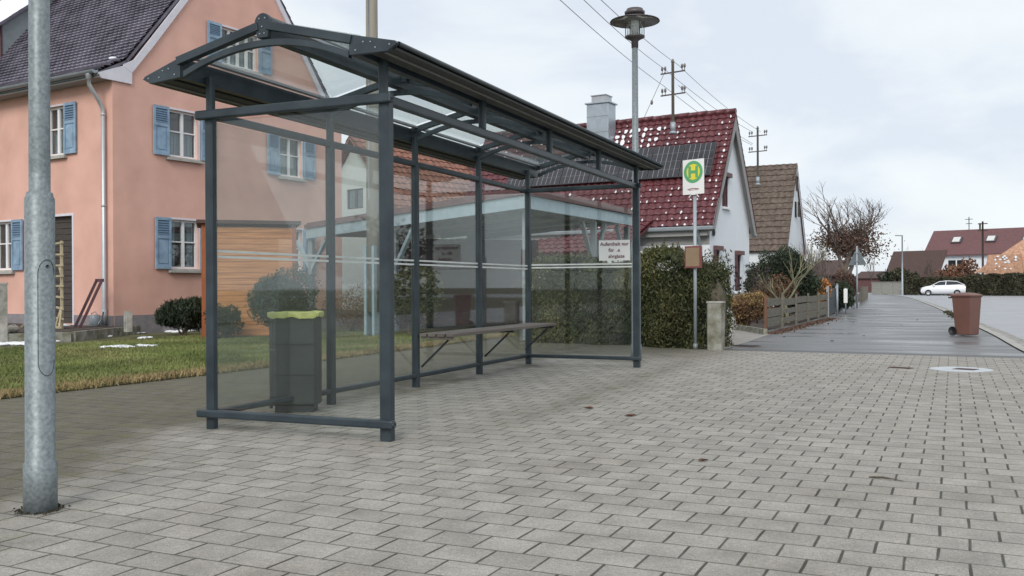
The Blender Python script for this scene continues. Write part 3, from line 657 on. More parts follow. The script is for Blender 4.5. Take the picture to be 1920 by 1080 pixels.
# ---------------- hedge
def hedge(name,label,cat,a,b,thick,h0,h1,n,m='leaf_hedge',leaf=(.022,.075),rough=.12,up=1.2,spikes=0,group=None,bump=0):
    a=np.array(a[:2]); b=np.array(b[:2]); d=b-a; Ln=np.linalg.norm(d); d/=Ln; nn=np.array([-d[1],d[0]])
    t=thing(name,label,cat,(a[0],a[1],0),math.atan2(d[1],d[0]),group)
    core=MB(); nx=max(6,int(Ln/.25)); 
    for i in range(nx):
        x0,x1=Ln*i/nx,Ln*(i+1)/nx; hh=np.interp((i+.5)/nx,[0,1],[h0,h1])
        core.blob(((x0+x1)/2,thick/2,hh*.47),Ln/nx*1.1,thick*.40,hh*.46,8,6,.12)
    core.build('stems','leaf_black' if False else 'bark',t)
    s=nrs.uniform(0,1,(n,3)); face=nrs.uniform(0,1,n)
    x=s[:,0]*Ln; hh=np.interp(s[:,0],[0,1],[h0,h1])+bump*np.exp(-((s[:,0]-.76)/.1)**2)+rough*.7*(np.sin(x*3.1)+np.sin(x*7.7+1)*.6+np.sin(x*17)*.4)
    y=np.where(face<.62,0,np.where(face<.8,s[:,1]*thick,np.where(face<.9,thick,s[:,1]*thick)))
    z=np.where((face>=.62)&(face<.8),hh,s[:,2]*hh)
    xe=np.where(face>=.9,np.where(nrs.uniform(0,1,n)<.5,0,Ln),x)
    bul=.15*(np.sin(x*2.3+z*1.7)+np.sin(x*5.1-z*3.3)*.7+np.sin(z*6+x*9)*.35)*rough/.12
    y=y+np.where(face<.62,-bul*.8-np.abs(nrs.normal(0,.05,n)),0)+nrs.normal(0,.03,n)
    # round the shoulders
    zz=z/np.maximum(hh,.1); y=np.where(face<.62,y+thick*.22*np.clip((zz-.8)/.2,0,1)**2,y)
    xe=xe+nrs.normal(0,.05,n); z=np.clip(z+nrs.normal(0,.03,n),.02,None)
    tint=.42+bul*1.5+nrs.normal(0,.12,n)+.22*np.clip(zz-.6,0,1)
    c=np.stack([xe,y,z],1)
    if spikes:
        sp=[]; st=[]
        for _ in range(spikes):
            X=nrs.uniform(0,Ln); h_=np.interp(X/Ln,[0,1],[h0,h1])+bump*np.exp(-((X/Ln-.76)/.1)**2)+rough*.7*(np.sin(X*3.1)+np.sin(X*7.7+1)*.6+np.sin(X*17)*.4); Y=nrs.uniform(0,thick*.8); e=nrs.uniform(.06,.24)
            k=int(e*90); u=nrs.uniform(0,1,k)
            sp.append(np.stack([X+nrs.normal(0,.018,k)*(1.4-u),Y+nrs.normal(0,.018,k)*(1.4-u),h_-.04+u*e],1)); st.append(np.full(k,.75))
        c=np.concatenate([c]+sp); tint=np.concatenate([tint]+st)
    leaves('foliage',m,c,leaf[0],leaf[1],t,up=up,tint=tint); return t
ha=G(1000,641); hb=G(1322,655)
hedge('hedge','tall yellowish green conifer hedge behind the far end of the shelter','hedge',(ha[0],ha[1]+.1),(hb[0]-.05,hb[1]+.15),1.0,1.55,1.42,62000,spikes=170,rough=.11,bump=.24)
# ---------------- generic shrubs
def shrub(name,label,cat,c,rx,ry,rz,n,m,leaf=(.03,.06),stem='bark',group=None,lumps=7,up=.4,seed=1,stems=9,cz=None,flat=False):
    r=random.Random(seed); t=thing(name,label,cat,(c[0],c[1],c[2] if len(c)>2 else 0),0,group); cz=cz if cz is not None else rz
    L_=[]
    for k in range(lumps):
        a=r.uniform(0,2*math.pi); q=r.uniform(.25,.62); L_.append((rx*q*math.cos(a),ry*q*math.sin(a),cz+rz*r.uniform(-.45,.5),r.uniform(.42,.66)))
    L_.append((0,0,cz,.72))
    if flat: L_=[(x*1.05,y*1.05,z,q*.85) for x,y,z,q in L_]+[(0,0,cz,1.0)]*4
    P_=[];T_=[]
    for (x,y,z,q) in L_:
        k=int(n/len(L_)); d=nrs.normal(size=(k,3)); d/=np.linalg.norm(d,axis=1)[:,None]; rad=(nrs.uniform(.55,1,k)**.5)[:,None]*(1+.12*np.sin(d[:,:1]*9+d[:,2:]*7))
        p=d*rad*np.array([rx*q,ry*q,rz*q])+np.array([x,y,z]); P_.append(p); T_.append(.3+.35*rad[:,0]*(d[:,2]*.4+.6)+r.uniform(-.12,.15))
    p=np.concatenate(P_); tt=np.concatenate(T_); ok=p[:,2]>.03; 
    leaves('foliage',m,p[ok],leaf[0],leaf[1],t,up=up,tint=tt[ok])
    mb=MB()
    for k in range(stems):
        x,y,z,q=L_[k%len(L_)]; mb.tube([(r.uniform(-.1,.1)*rx,r.uniform(-.1,.1)*ry,0),(x*.5,y*.5,z*.5),(x,y,z)],[.02*rz+.01,.012*rz+.006,.004],5)
    mb.build('stems',stem,t); return t
p=P(345,612,21.5); shrub('shrub','dark green evergreen shrub against the pink wall left of the shelter','shrub',(p[0],p[1],0),.78,.55,.46,8500,'leaf_dark',(.022,.13),seed=23,up=1.5,lumps=8,cz=.5)
p=P(520,600,19.0); shrub('shrub','large round grey-green juniper before the orange wooden shed','shrub',(p[0],p[1],0),.86,.8,.72,14000,'leaf_juniper',(.025,.07),seed=4,up=.7,cz=.78)
p=P(425,605,20); shrub('shrub','low green shrub between the shed and the left shelter post','shrub',(p[0],p[1],0),.4,.4,.4,4000,'leaf_dark',(.025,.06),seed=5,up=.8)
p=P(768,600,21); shrub('shrub','green shrub seen through the first back pane of the shelter','shrub',(p[0],p[1],0),.75,.6,.85,8000,'leaf_hedge',(.03,.06),seed=6,lumps=9)
p=P(655,600,22.5); shrub('shrub','brownish leafless shrub behind the shelter corner post','shrub',(p[0],p[1],0),.8,.6,.6,3500,'leaf_reddish',(.02,.05),seed=8,lumps=9)
# autumn bed right of the pillar
q=G(1392,618); shrub('shrub','yellow and brown autumn shrub by the driveway','shrub',(q[0],q[1]+.3,0),.72,.6,.52,5200,'leaf_autumn',(.035,.075),seed=9,lumps=10,stems=14,up=.9)
q=G(1440,606); shrub('shrub','reddish brown dry shrub behind the end of the board fence','shrub',(q[0],q[1]+1.0,0),.75,.6,.75,4200,'leaf_reddish',(.03,.05),seed=10,lumps=9)
p=P(1352,600,19.5); shrub('shrub','pale bare grey shrub just behind the concrete pillar','shrub',(p[0],p[1],0),.28,.3,.48,1000,'curtain',(.012,.06),seed=12,lumps=5)
q=P(1466,590,31.5); shrub('shrub','large dark green clipped round shrub behind the board fence','shrub',(q[0],q[1],0),1.2,1.05,1.08,42000,'leaf_dark',(.035,.08),seed=13,lumps=14,cz=1.24,flat=True)
q=P(1543,580,33.5); shrub('shrub','small glowing orange shrub at the end of the board fence','shrub',(q[0],q[1],0),.30,.3,.52,1100,'leaf_orange',(.05,.08),seed=14,cz=.85,lumps=4)
q=P(1570,575,37); shrub('shrub','green rounded shrub behind the blue-grey garden fence','shrub',(q[0],q[1],0),.7,.6,.65,6000,'leaf_dark',(.05,.08),seed=15)
# bare plant with dark seed heads against the white gable
def bare(name,label,cat,base,ln,r,depth,seed,m,spread,nn,up,shrink=.74,leafm=None,ln_=None,lz=None,n0=1,gnarl=.12,lean=(0,0),target=None):
    rr=random.Random(seed); t=thing(name,label,cat,base); mb=MB(); tips=[]
    for k in range(n0):
        d=(lean[0]+rr.gauss(0,.28 if n0>1 else .03),lean[1]+rr.gauss(0,.28 if n0>1 else .03),1)
        branches(mb,(rr.uniform(-.1,.1)*(n0>1),0,0),d,ln*rr.uniform(.85,1.1),r,depth,rr,spread,up,nn,tips,6,shrink,gnarl)
    if target:
        V=np.array(mb.v); T=np.array([c for c,d_ in tips]); mz=T[:,2].mean(); mx=T[:,:2].mean(0)
        kz=target[0]/V[:,2].max(); sh=lambda A_: np.stack([(A_[:,0]-mx[0]*A_[:,2]/mz),(A_[:,1]-mx[1]*A_[:,2]/mz),A_[:,2]*kz],1)
        V=sh(V); kx=target[1]/np.percentile(np.abs(V[:,0]),98); V[:,:2]*=kx; T=sh(T); T[:,:2]*=kx
        mb.v=[tuple(p) for p in V]; tips=[(tuple(c),d_[1]) for c,d_ in zip(T,tips)]
    mb.build('branches' if n0>1 else 'trunk',m,t); return t,tips
q=G(1385,618); t,tips=bare('shrub','tall leafless plant with dark seed heads against the white gable','shrub',(q[0],q[1]+1.3,0),.75,.016,3,21,'bark',.35,3,.25,n0=6)
rr=random.Random(3)
for (c,d) in rr.sample(tips,min(70,len(tips))): MB().blob(c,.03,.03,.035,6,4,.2,rr).build('seed_head','leaf_black',t)
q=P(1478,592,27.6); t,tips=bare('pruned_tree','small pruned bare tree with thick pale branches rising behind the board fence','tree',(q[0],q[1],0),.9,.055,3,37,'bark_pruned',.62,4,.22,shrink=.8,gnarl=.07,target=(2.35,1.0))
# ---------------- beech with brown leaves
q=P(1590,560,50)
t,tips=bare('beech_tree','large half bare tree with brown leaves beside the pavement','tree',(q[0],q[1],0),1.45,.12,6,12,'bark_beech',.58,3,.16,shrink=.80,gnarl=.1,target=(6.5,1.9))
T_=np.array([c for c,d in tips]); 
low=T_[(T_[:,2]<3.9)&(T_[:,2]>1.7)]
k=6000; P_=low[nrs.randint(0,len(low),k)]+nrs.normal(0,.36,(k,3))*np.array([1.3,1,.7]) if len(low) else T_
leaves('foliage','leaf_beech',P_,.08,.12,t,up=0)
q=P(1588,570,46); shrub('copper_hedge','dense dark red-brown bush under the beech tree','bush',(q[0],q[1],0),.55,.6,.95,6000,'leaf_beech',(.05,.08),seed=17,cz=.95)
for i,(u,Y,hh) in enumerate(((1502,42,1.2),(1530,47,1.25),(1545,60,1.5))):
    p=P(u,560,Y); bare('bare_shrub',('thin leafless bush in front of the brown roofed house gable','leafless bush between the brown roofed house and the beech tree','distant bare bush left of the beech tree')[i],'bush',(p[0],p[1],0),hh,.03,3,50+i,'bark_beech',.5,4,.3,n0=4)
# ---------------- board fence along the pavement
f0=Vector(G(1434,623)); f1=Vector(G(1550,594)); dv=(f1-f0).normalized(); Lf=(f1-f0).length; rzf=math.atan2(dv.y,dv.x)
FE=thing('board_fence','low weathered grey board fence along the pavement','fence',f0,rzf)
nb=5; seg=Lf/nb
for i in range(nb):
    for k,(z0,z1) in enumerate(((.10,.30),(.34,.54),(.58,.76))):
        if i==1 and k<2: z0,z1=z0+.02,z1-.05
        j=rnd.uniform(-.02,.02); MB().box(seg*i+.04,seg*(i+1)-.04,.0,.025,z0+j,z1+j).build('board','wood_grey',FE)
for i in range(nb+1): MB().box(seg*i-.05,seg*i+.05,-.05,-.002,0,.86).build('fence_post','wood_rust' if i==0 else 'wood_grey',FE)
# second stretch: dark garden fence with thin posts
f0=Vector(G(1552,594)); f1=Vector(G(1602,575)); dv=(f1-f0).normalized(); Lf=(f1-f0).length
FE=thing('garden_fence','dark blue-grey slatted garden fence beyond the board fence','fence',f0,math.atan2(dv.y,dv.x))
for i in range(5):
    MB().box(Lf*i/4-.04,Lf*i/4+.04,-.04,.04,0,1.05).build('fence_post','galvanised_smooth',FE)
for i in range(4):
    mb=MB()
    for k in range(18): x=Lf*(i+(k+.5)/18)/4; mb.box(x-.1,x+.02,-.01,.01,.06,.98)
    mb.build('fence_panel','anthracite',FE)
q=G(1583,588); t=thing('mailbox','white mailbox on a thin post in front of the garden fence','mailbox',(q[0]+.05,q[1],0))
MB().lathe([(.025,0),(.025,.98)],8).build('post','galvanised_smooth',t); MB().box(-.07,.07,-.06,.06,.40,.95).build('box','sign_white',t,bevel=.02)
q=G(1567,592); t=thing('marker_post','thin grey steel post at the pavement edge by the garden fence','post',(q[0]+.05,q[1],0)); MB().lathe([(.04,0),(.04,1.12)],8).build('tube','galvanised_smooth',t); MB().lathe([(.045,1.12),(.045,1.15)],8).build('cap','galvanised',t)
# pale picket fence further on
f0=Vector(G(1612,572)); f1=Vector(G(1627,561)); dv=(f1-f0).normalized(); Lf=(f1-f0).length
FE=thing('picket_fence','pale weathered picket fence beyond the triangular sign','fence',f0,math.atan2(dv.y,dv.x))
MB().box(0,Lf,.03,.06,.25,.35).build('rail','wood_grey',FE); MB().box(0,Lf,.03,.06,.75,.85).build('rail','wood_grey',FE)
for i in range(24): x=Lf*(i+.5)/24; MB().box(x-.2,x+.2,-.03,.02,.05,.9+.1*math.sin(i*2)).build('picket','wood_grey',FE)
# ---------------- triangular sign seen from behind
q=G(1607,577)
t=thing('yield_sign','back of a triangular traffic sign on a slim pole by the pavement','traffic sign',q,-YAW)
MB().lathe([(.04,0),(.04,2.96)],10).build('pole','galvanised_smooth',t)
pr=[(-.45,.04,2.05),(.45,.04,2.05),(0,.04,2.9)]
pr=[]
for cx,cz,a0 in ((-.37,2.10,210),(.37,2.10,330),(0,2.80,90)):
    for k in range(-4,5): a=R(a0+k*15); pr.append((cx+.06*math.cos(a),.045,cz+.06*math.sin(a)))
MB().prism(pr,(0,.006,0)).build('sign_plate','galvanised',t); 
mb=MB(); 
for z in (2.2,2.6): mb.box(-.06,.06,-.045,.045,z,z+.05)
mb.box(-.012,.012,.052,.054,2.2,2.7); mb.build('clamp','alu',t)
# ---------------- brown wheelie bin on the pavement
q=G(1806,630); t=thing('wheelie_bin','brown wheelie bin standing on the pavement edge','wheelie bin',(q[0]+.08,q[1]+.2,0),-YAW-R(8)); t.scale=(.86,.86,.98)
mb=MB(); A=[(-.19,-.2),(.20,-.2),(.20,.2),(-.19,.2)]; B_=[(-.25,-.26),(.24,-.26),(.24,.26),(-.25,.26)]
mb.add([(x,y,.02) for x,y in A]+[(x,y,.86) for x,y in B_],[(3,2,1,0),(4,5,6,7)]+[(i,(i+1)%4,(i+1)%4+4,i+4) for i in range(4)]); mb.build('body','bin_brown',t,bevel=.02)
mb=MB(); mb.box(-.265,.255,-.275,.275,.84,.872); mb.build('rim','bin_brown',t,bevel=.008)
mb=MB(); ys=np.linspace(-.29,.29,9); xs=np.linspace(-.33,.27,9); vs=[];fs=[]
for j in range(9):
    for i in range(9): a=(i-4)/4; b=(j-4)/4; vs.append((xs[i],ys[j],.885+.055*(1-a**4)*(1-b**4)))
for j in range(8):
    for i in range(8): k=j*9+i; fs.append((k,k+1,k+10,k+9))
mb.add(vs,fs); mb.box(-.33,.27,-.29,.29,.865,.886); mb.build('lid','bin_brown',t)
MB().tube([(-.36,-.2,.83),(-.36,.2,.83)],.016,8).build('handle','bin_brown',t)
for sy_ in (-1,1):
    wv=MB(); wv.tube([(-.24,sy_*.21,.10),(-.24,sy_*.26,.10)],.10,20); wo=wv.build('wheel','rubber',t); MB().tube([(-.24,sy_*.205-.0,.10),(-.24,sy_*.265,.10)],.035,12).build('hub','bin_mesh',wo)
MB().bar((-.24,-.2,.1),(-.24,.2,.1),.02).build('axle','galvanised',t)
# ---------------- manhole lids
q=G(1802,693); t=thing('manhole_cover','round pale metal manhole cover set in the paving','manhole cover',(q[0],q[1],0),-YAW)
mb=MB(); mb.lathe([(.375,-.02),(.375,.006),(.36,.008),(.02,.0085)],40,smooth=False); mb.build('ring','manhole_metal',t); MB().box(-.07,.19,-.10,.09,.009,.013).build('plate','rust',t)
q=G(1689,690); t=thing('valve_cover','small rusty rectangular valve cover in the paving','cover',(q[0],q[1],0),-YAW)
MB().box(-.14,.14,-.07,.07,-.01,.006).build('frame','rust',t); MB().box(-.12,.12,-.05,.05,.006,.010).build('lid','rust',t)
q=G(1398,648); t=thing('drain_grate','dark iron drain grate at the corner of the pavement','drain',(q[0],q[1],0),-YAW)
MB().box(-.22,.22,-.16,.16,-.02,.002).build('frame','rust',t)
mb=MB(); [mb.box(-.2+.07*k,-.16+.07*k,-.13,.13,.002,.008) for k in range(6)]; mb.build('grate','anthracite_dark',t)
# fallen leaves
def leaf_thing():
    mb=MB(); o=[(0,-.035),(.02,-.02),(.026,.005),(.012,.03),(0,.045),(-.014,.028),(-.024,.004),(-.018,-.02)]
    mb.add([(x,y,.006+.35*abs(x)+rnd.uniform(0,.004)) for x,y in o]+[(0,0,.004)],[(i,(i+1)%8,8) for i in range(8)]); return mb
lproto=None
lv=[(1105,767,'two tone brown leaf lying nearest the shelter bench'),(1187,780,'dark curled brown leaf on the paving in front of the shelter'),(1318,865,'single brown leaf in the middle of the paved square'),(1180,781,'smaller leaf touching the dark curled one'),(1470,632,None),(1506,612,None),(1600,605,None),(1690,610,None),(1640,590,None),(1620,630,None),(1560,640,None),(1720,600,None),(1590,598,None),(1668,573,None)]
for u,v,lb in lv:
    q=G(u,v)
    if lproto is None: o=leaf_thing().build('fallen_leaf','dry_leaf'); lproto=o
    else: o=lproto.copy(); COL.objects.link(o)
    o.location=(q[0],q[1],0); s_=rnd.uniform(.8,1.3); o.scale=(s_,s_,s_); o.rotation_euler=(0,0,rnd.uniform(0,6))
    tag(o,lb or 'small dry brown leaf lying on the wet asphalt pavement','leaf','fallen leaves')
q=G(1655,898); mb=MB(); mb.tube([(-.05,0,.006),(.0,.01,.008),(.05,-.01,.007),(.11,-.05,.006)],[.006,.006,.003,.0015],5); mb.blob((-.04,.01,.006),.035,.012,.005,8,4,.2)
tag(mb.build('twig','bark',loc=(q[0],q[1],0)),'thin dry twig on the paving at the right','twig')
# ---------------- houses
def rzof(cam_deg): return math.pi/2-(R(cam_deg)-YAW)   # local x runs along the gable wall, y along the eave
def wb(mb,pl,a0,a1,d0,d1,z0,z1):
    return mb.box(a0,a1,-d1,-d0,z0,z1) if pl=='g' else mb.box(-d1,-d0,a0,a1,z0,z1)
def window(t,pl,a0,a1,z0,z1,off=0,nx=2,rows=(.55,),curtain=0,frame='paint_white',sill='stone_kerb',surround=True,dep=.13,fw=.05):
    """window set in an opening cut earlier; off = distance of the wall plane from the local axis"""
    o=lambda d:d+off
    mb=MB(); wb(mb,pl,a0,a0+fw,o(-dep),o(-dep+.05),z0,z1); wb(mb,pl,a1-fw,a1,o(-dep),o(-dep+.05),z0,z1)
    wb(mb,pl,a0+fw,a1-fw,o(-dep),o(-dep+.05),z0,z0+fw); wb(mb,pl,a0+fw,a1-fw,o(-dep),o(-dep+.05),z1-fw,z1)
    for i in range(1,nx): x=a0+(a1-a0)*i/nx; wb(mb,pl,x-.04,x+.04,o(-dep),o(-dep+.055),z0+fw,z1-fw)
    for q in rows: z=z0+(z1-z0)*q; wb(mb,pl,a0+fw,a1-fw,o(-dep+.005),o(-dep+.045),z-.016,z+.016)
    w_=mb.build('window',frame,t)
    g=MB(); wb(g,pl,a0+fw,a1-fw,o(-dep+.008),o(-dep+.016),z0+fw,z1-fw); g.build('pane','window_glass',w_)
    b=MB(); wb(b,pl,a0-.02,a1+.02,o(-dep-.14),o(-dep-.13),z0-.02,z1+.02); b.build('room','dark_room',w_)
    if curtain:
        c=MB(); n=26
        for i in range(n):
            x0=a0+fw+(a1-a0-2*fw)*i/n; x1=a0+fw+(a1-a0-2*fw)*(i+1)/n; dd=.012*math.sin(i*1.9)
            if curtain==2 and .28<(i+.5)/n<.72: continue
            wb(c,pl,x0,x1,o(-dep-.05+dd),o(-dep-.045+dd),z0+fw,(z0+(z1-z0)*.52) if curtain==1 else z1-fw)
        c.build('curtain','curtain',w_)
    if sill:
        s_=MB(); wb(s_,pl,a0-.1,a1+.1,o(.0),o(.10),z0-.10,z0-.045); wb(s_,pl,a0-.03,a1+.03,o(-dep+.05),o(.03),z0-.044,z0-.005); s_.build('sill',sill,w_)
    if surround:
        s_=MB(); k=.045
        wb(s_,pl,a0-k,a0,o(-.02),o(.012),z0-.04,z1+k); wb(s_,pl,a1,a1+k,o(-.02),o(.012),z0-.04,z1+k); wb(s_,pl,a0,a1,o(-.02),o(.012),z1,z1+k); s_.build('surround','trim_white',w_)
    return w_
def shutter(t,pl,a0,a1,z0,z1,off=0):
    o=lambda d:d+off
    mb=MB(); k=.055; zm=z0+(z1-z0)*.62
    wb(mb,pl,a0,a0+k,o(.03),o(.07),z0,z1); wb(mb,pl,a1-k,a1,o(.03),o(.07),z0,z1)
    for q0,q1 in ((z0,z0+.09),(zm-.04,zm+.04),(z1-.07,z1)): wb(mb,pl,a0+k,a1-k,o(.03),o(.07),q0,q1)
    wb(mb,pl,a0+k,a1-k,o(.035),o(.05),z0+.09,zm-.04); wb(mb,pl,a0+k+.05,a1-k-.05,o(.05),o(.062),z0+.14,zm-.09)
    s_=mb.build('shutter','shutter_blue',t)
    lv=MB(); n=6
    for i in range(n):
        z=zm+.05+(z1-.08-zm-.05)*i/n; dz=(z1-.08-zm-.05)/n*.62
        wb(lv,pl,a0+k,a1-k,o(.036),o(.064),z,z+dz)
    wb(lv,pl,a0+k,a1-k,o(.028),o(.032),zm,z1-.05); lv.build('louvres','shutter_blue_dark',s_)
def house_body(t,wid,length,prof,ybase=0,xbase=0,m='render_white',z0=-.3):
    """solid walls: prof = gable outline above the ground as (x,z) from left eave over the apex to right eave"""
    poly=[(xbase,ybase,z0)]+[(x,ybase,z) for x,z in prof]+[(xbase+wid,ybase,z0)]
    return MB().prism(poly,(0,length,0)).build('wall',m,t)
# ---- pink house
C=P(212,400,22); PKL='salmon pink house with blue shutters and a dark tiled roof'
PH=thing('pink_house',PKL,'house',(C[0],C[1],0),rzof(31.6)); WD,LN=7.86,13
pf=[(0,6.10),(.5,6.36),(3.93,10.82),(7.36,6.36),(WD,6.10)]
wall=house_body(PH,WD,LN,pf,m='render_pink')
gw=[(1.58,2.48,4.36,5.52),(5.29,6.17,4.24,5.36),(1.62,2.47,1.58,2.80),(5.29,6.17,1.55,2.75),(3.24,4.48,6.98,7.95)]
ew=[(1.83,2.58,4.36,5.55),(4.06,4.86,1.58,2.82)]
cuts=[(a,b,-.1,.26,c,d) for a,b,c,d in gw]+[(-.1,.26,a,b,c,d) for a,b,c,d in ew]+[(-.1,.26,1.56,2.62,.25,2.86)]
cut(wall,cuts)
for i,(a,b,c,d) in enumerate(gw): 
    window(PH,'g',a,b,c,d,curtain=[1,1,2,0,1][i],nx=4 if i==4 else 2)
    sw=.46
    shutter(PH,'g',a-sw-.03,a-.04,c-.01,d+.03); shutter(PH,'g',b+.04,b+sw+.03,c-.01,d+.03)
for i,(a,b,c,d) in enumerate(ew):
    window(PH,'e',a,b,c,d,curtain=1 if i==0 else 0); shutter(PH,'e',a-.50,a-.04,c-.01,d+.03); shutter(PH,'e',b+.04,b+.50,c-.01,d+.03)
MB().box(-.06,-.015,4.4,4.42,1.6,1.61)
# dark boarded gateway with white surround
mb=MB(); [mb.box(.10,.14,1.56,2.62,.25+.145*k,.25+.145*k+.135) for k in range(18)]; dr=mb.build('boarded_door','wood_dark',PH)
mb=MB(); mb.box(-.012,.02,1.50,1.56,.22,2.92).box(-.012,.02,2.62,2.68,.22,2.92).box(-.012,.02,1.56,2.62,2.86,2.92); mb.build('door_surround','trim_white',PH)
mb=MB(); mb.box(0.02,WD-.02,-.025,-.002,-.3,.46).box(-.025,-.002,0,1.49,-.3,.46).box(-.025,-.002,2.69,LN,-.3,.46); mb.build('plinth','plinth',PH)
rf=MB(); OV=.42
sl1=Vector((.92,0,.50)).normalized(); tile_roof(rf,(-OV,-.02,6.08),(0,1,0),sl1,LN,.86,.18,.135,.004,.05,6,.055)
e1=Vector((-OV,0,6.08))+sl1*.86; sl2=Vector((3.93-e1.x,0,10.98-e1.z)); tile_roof(rf,(e1.x,-.02,e1.z),(0,1,0),sl2,LN,sl2.length,.18,.135,.004,.05,6,.055)
roof=rf.build('roof','tile_dark',PH)
rb=MB(); a=Vector((WD+OV,-.02,6.08)); s1=Vector((-.92,0,.50)).normalized(); tile_roof(rb,a,(0,1,0),s1,LN,.86,.19,.29,.004,.024,4); e2=a+s1*.86; s2=Vector((3.93-e2.x,0,10.98-e2.z)); tile_roof(rb,e2,(0,1,0),s2,LN,s2.length,.19,.29,.004,.024,4)
rb.build('roof','tile_dark',PH)
MB().tube([(3.93,-.02,10.99),(3.93,LN,10.99)],.1,8).build('ridge_tiles','tile_dark',roof)
# white verge board and boxed eave end
mb=MB()
for sx in (0,1):
    f=(lambda x:x) if not sx else (lambda x:WD-x)
    mb.prism([(f(x),-.045,z) for x,z in ((-.30,5.93),(.50,5.93),(.50,6.36),(.28,6.33),(-.40,6.04))],(0,.044,0))
    mb.prism([(f(x),-.05,z) for x,z in ((.28,6.30),(.5,6.20),(1.1,6.95),(3.93,10.70),(3.93,10.90),(.56,6.52),(.28,6.36))],(0,.049,0))
mb.build('verge_board','trim_white',PH)
mb=MB(); mb.box(-.38,0,-.001,LN,5.94,5.98); mb.build('soffit','soffit_grey',PH)
gt=MB(); n=9; vs=[]
for y in (-.02,LN):
    for k in range(n): a_=math.pi*k/(n-1); vs.append((-.47-.075*math.cos(a_),y,6.09-.075*math.sin(a_)))
gt.smooth=True; gt.add(vs,[(k,k+1,n+k+1,n+k) for k in range(n-1)]); gt.smooth=False; gt.add(vs[:n],[tuple(range(n))])
gt.box(-.40,-.385,-.02,LN,5.99,6.11); g_=gt.build('gutter','zinc',PH)
dp=MB(); dp.lathe([(.035,0),(.06,.03),(.07,.12),(.075,.13)],14,(-.47,.20,5.88)); dp.tube([(-.47,.20,5.95),(-.46,.20,5.78),(-.2,.22,5.45),(-.10,.22,5.28),(-.09,.22,5.15),(-.09,.22,.25)],.048,12); dp.lathe([(.056,0),(.056,.05)],12,(-.09,.22,5.12)).lathe([(.056,0),(.056,.05)],12,(-.09,.22,3.0)).lathe([(.06,0),(.06,.4)],12,(-.09,.22,.25)); dp.build('downpipe','alu',PH)
# dormer
DY=6.54; dm=MB(); dm.prism([(1.2,DY,7.3),(1.2,DY,8.52),(3.8,DY,10.75),(3.9,DY,10.8)],(0,3.2,0)); d_=dm.build('dormer','shutter_grey' if False else 'beam_shade',PH)
MB().prism([(.92,DY-.10,8.27),(.92,DY-.10,8.36),(3.9,DY-.10,10.92),(3.9,DY-.10,10.82)],(0,3.4,0)).build('dormer_roof','tile_dark',d_)
MB().box(1.14,1.19,DY-.02,DY+3.2,7.35,8.5).build('dormer_frame','wood_maroon',d_)
sm=MB(); 
nx_,ny_=22,26; vs=[]
for j in range(ny_):
    for i in range(nx_):
        q=i/(nx_-1); edge=min(1,min(q,1-q)*9)*min(1,min(j,ny_-1-j)/2.); vs.append((.93+2.1*q,DY-.08+3.3*j/(ny_-1),8.372+2.1*q*.8557+(-.01+.075*edge*(.55+.45*math.sin(i*1.7+j*.9)*math.cos(j*1.3-i*.4)))))
sm.smooth=True; sm.add(vs,[(j*nx_+i,j*nx_+i+1,(j+1)*nx_+i+1,(j+1)*nx_+i) for j in range(ny_-1) for i in range(nx_-1)]); sm.smooth=False
for k in range(34):
    x=rnd.uniform(1.9,2.7); yy=DY-.25-rnd.uniform(0,1.0)**1.4*1.0; 
    sm.blob((x,yy,7.41+1.297*(x-1.2)+.05),.05,rnd.uniform(.08,.16),.035,6,4,.2)
for x,y in ((.75,7.0),(.6,6.3),(.9,5.8),(1.2,5.9),(1.0,6.2),(.25,.35),(.5,7.4)): 
    z=7.41+1.297*(x-1.2) if x>.5 else 6.08+.543*(x+OV)+.05
    sm.blob((x,y,z+.05),.05,.14,.04,6,4,.2)
tag(sm.build('roof_snow','snow',PH),kind='stuff')
# ---- terrace before the pink house
tp=[G(-60,650),G(0,646),G(130,641),G(250,627),G(330,618),G(420,612)]
pts=[(p[0],p[1]) for p in tp]+[(tp[-1][0]+.5,tp[-1][1]+4),(C[0]+6,C[1]+9),(-40,40),(-40,10)]
mb=MB(); mb.prism([(x,y,-.05) for x,y in pts],(0,0,.27)); tag(mb.build('terrace','soil'),kind='structure')
CU=thing('terrace_edging','low mossy concrete edging between the lawn and the house terrace','edging',(tp[0][0],tp[0][1],0))
for i in range(5):
    a,b=Vector(tp[i])-Vector(tp[0]),Vector(tp[i+1])-Vector(tp[0]); d=(b-a); nn=Vector((d.y,-d.x,0)).normalized()*.07
    MB().bar(a+nn+Vector((0,0,.09)),b+nn+Vector((0,0,.09)),.12,.24).build('edging_stone','concrete_mossy',CU)
# things on the terrace
TZ=.22
q=P(116,598,20.6); t=thing('wooden_rack','pale wooden drying rack with many cross bars before the dark door','rack',(q[0],q[1],TZ),-YAW)
rk=MB(); rk.bar((0,0,0),(0,0,1.92),.05); rk.build('pole','wood_pale',t)
for k in range(8):
    z=1.86-.235*k; MB().bar((-.34,.0,z+rnd.uniform(-.02,.02)),(.17,-.03,z+rnd.uniform(-.02,.02)),.03,.04).build('cross_bar','wood_pale',t)
MB().bar((-.14,0,1.35),(.0,0,1.15),.035).bar((-.14,0,.85),(0,0,1.02),.035).bar((0,0,.5),(.13,-.1,0),.035).bar((0,0,.5),(-.13,-.1,0),.035).bar((-.2,-.1,.04),(.2,-.1,.04),.05).build('brace','wood_pale',t)
q=P(160,600,21.3); t=thing('window_frame','dark reddish wooden frame leaning against the pink wall','frame',(q[0],q[1],TZ),-YAW)
mb=MB()
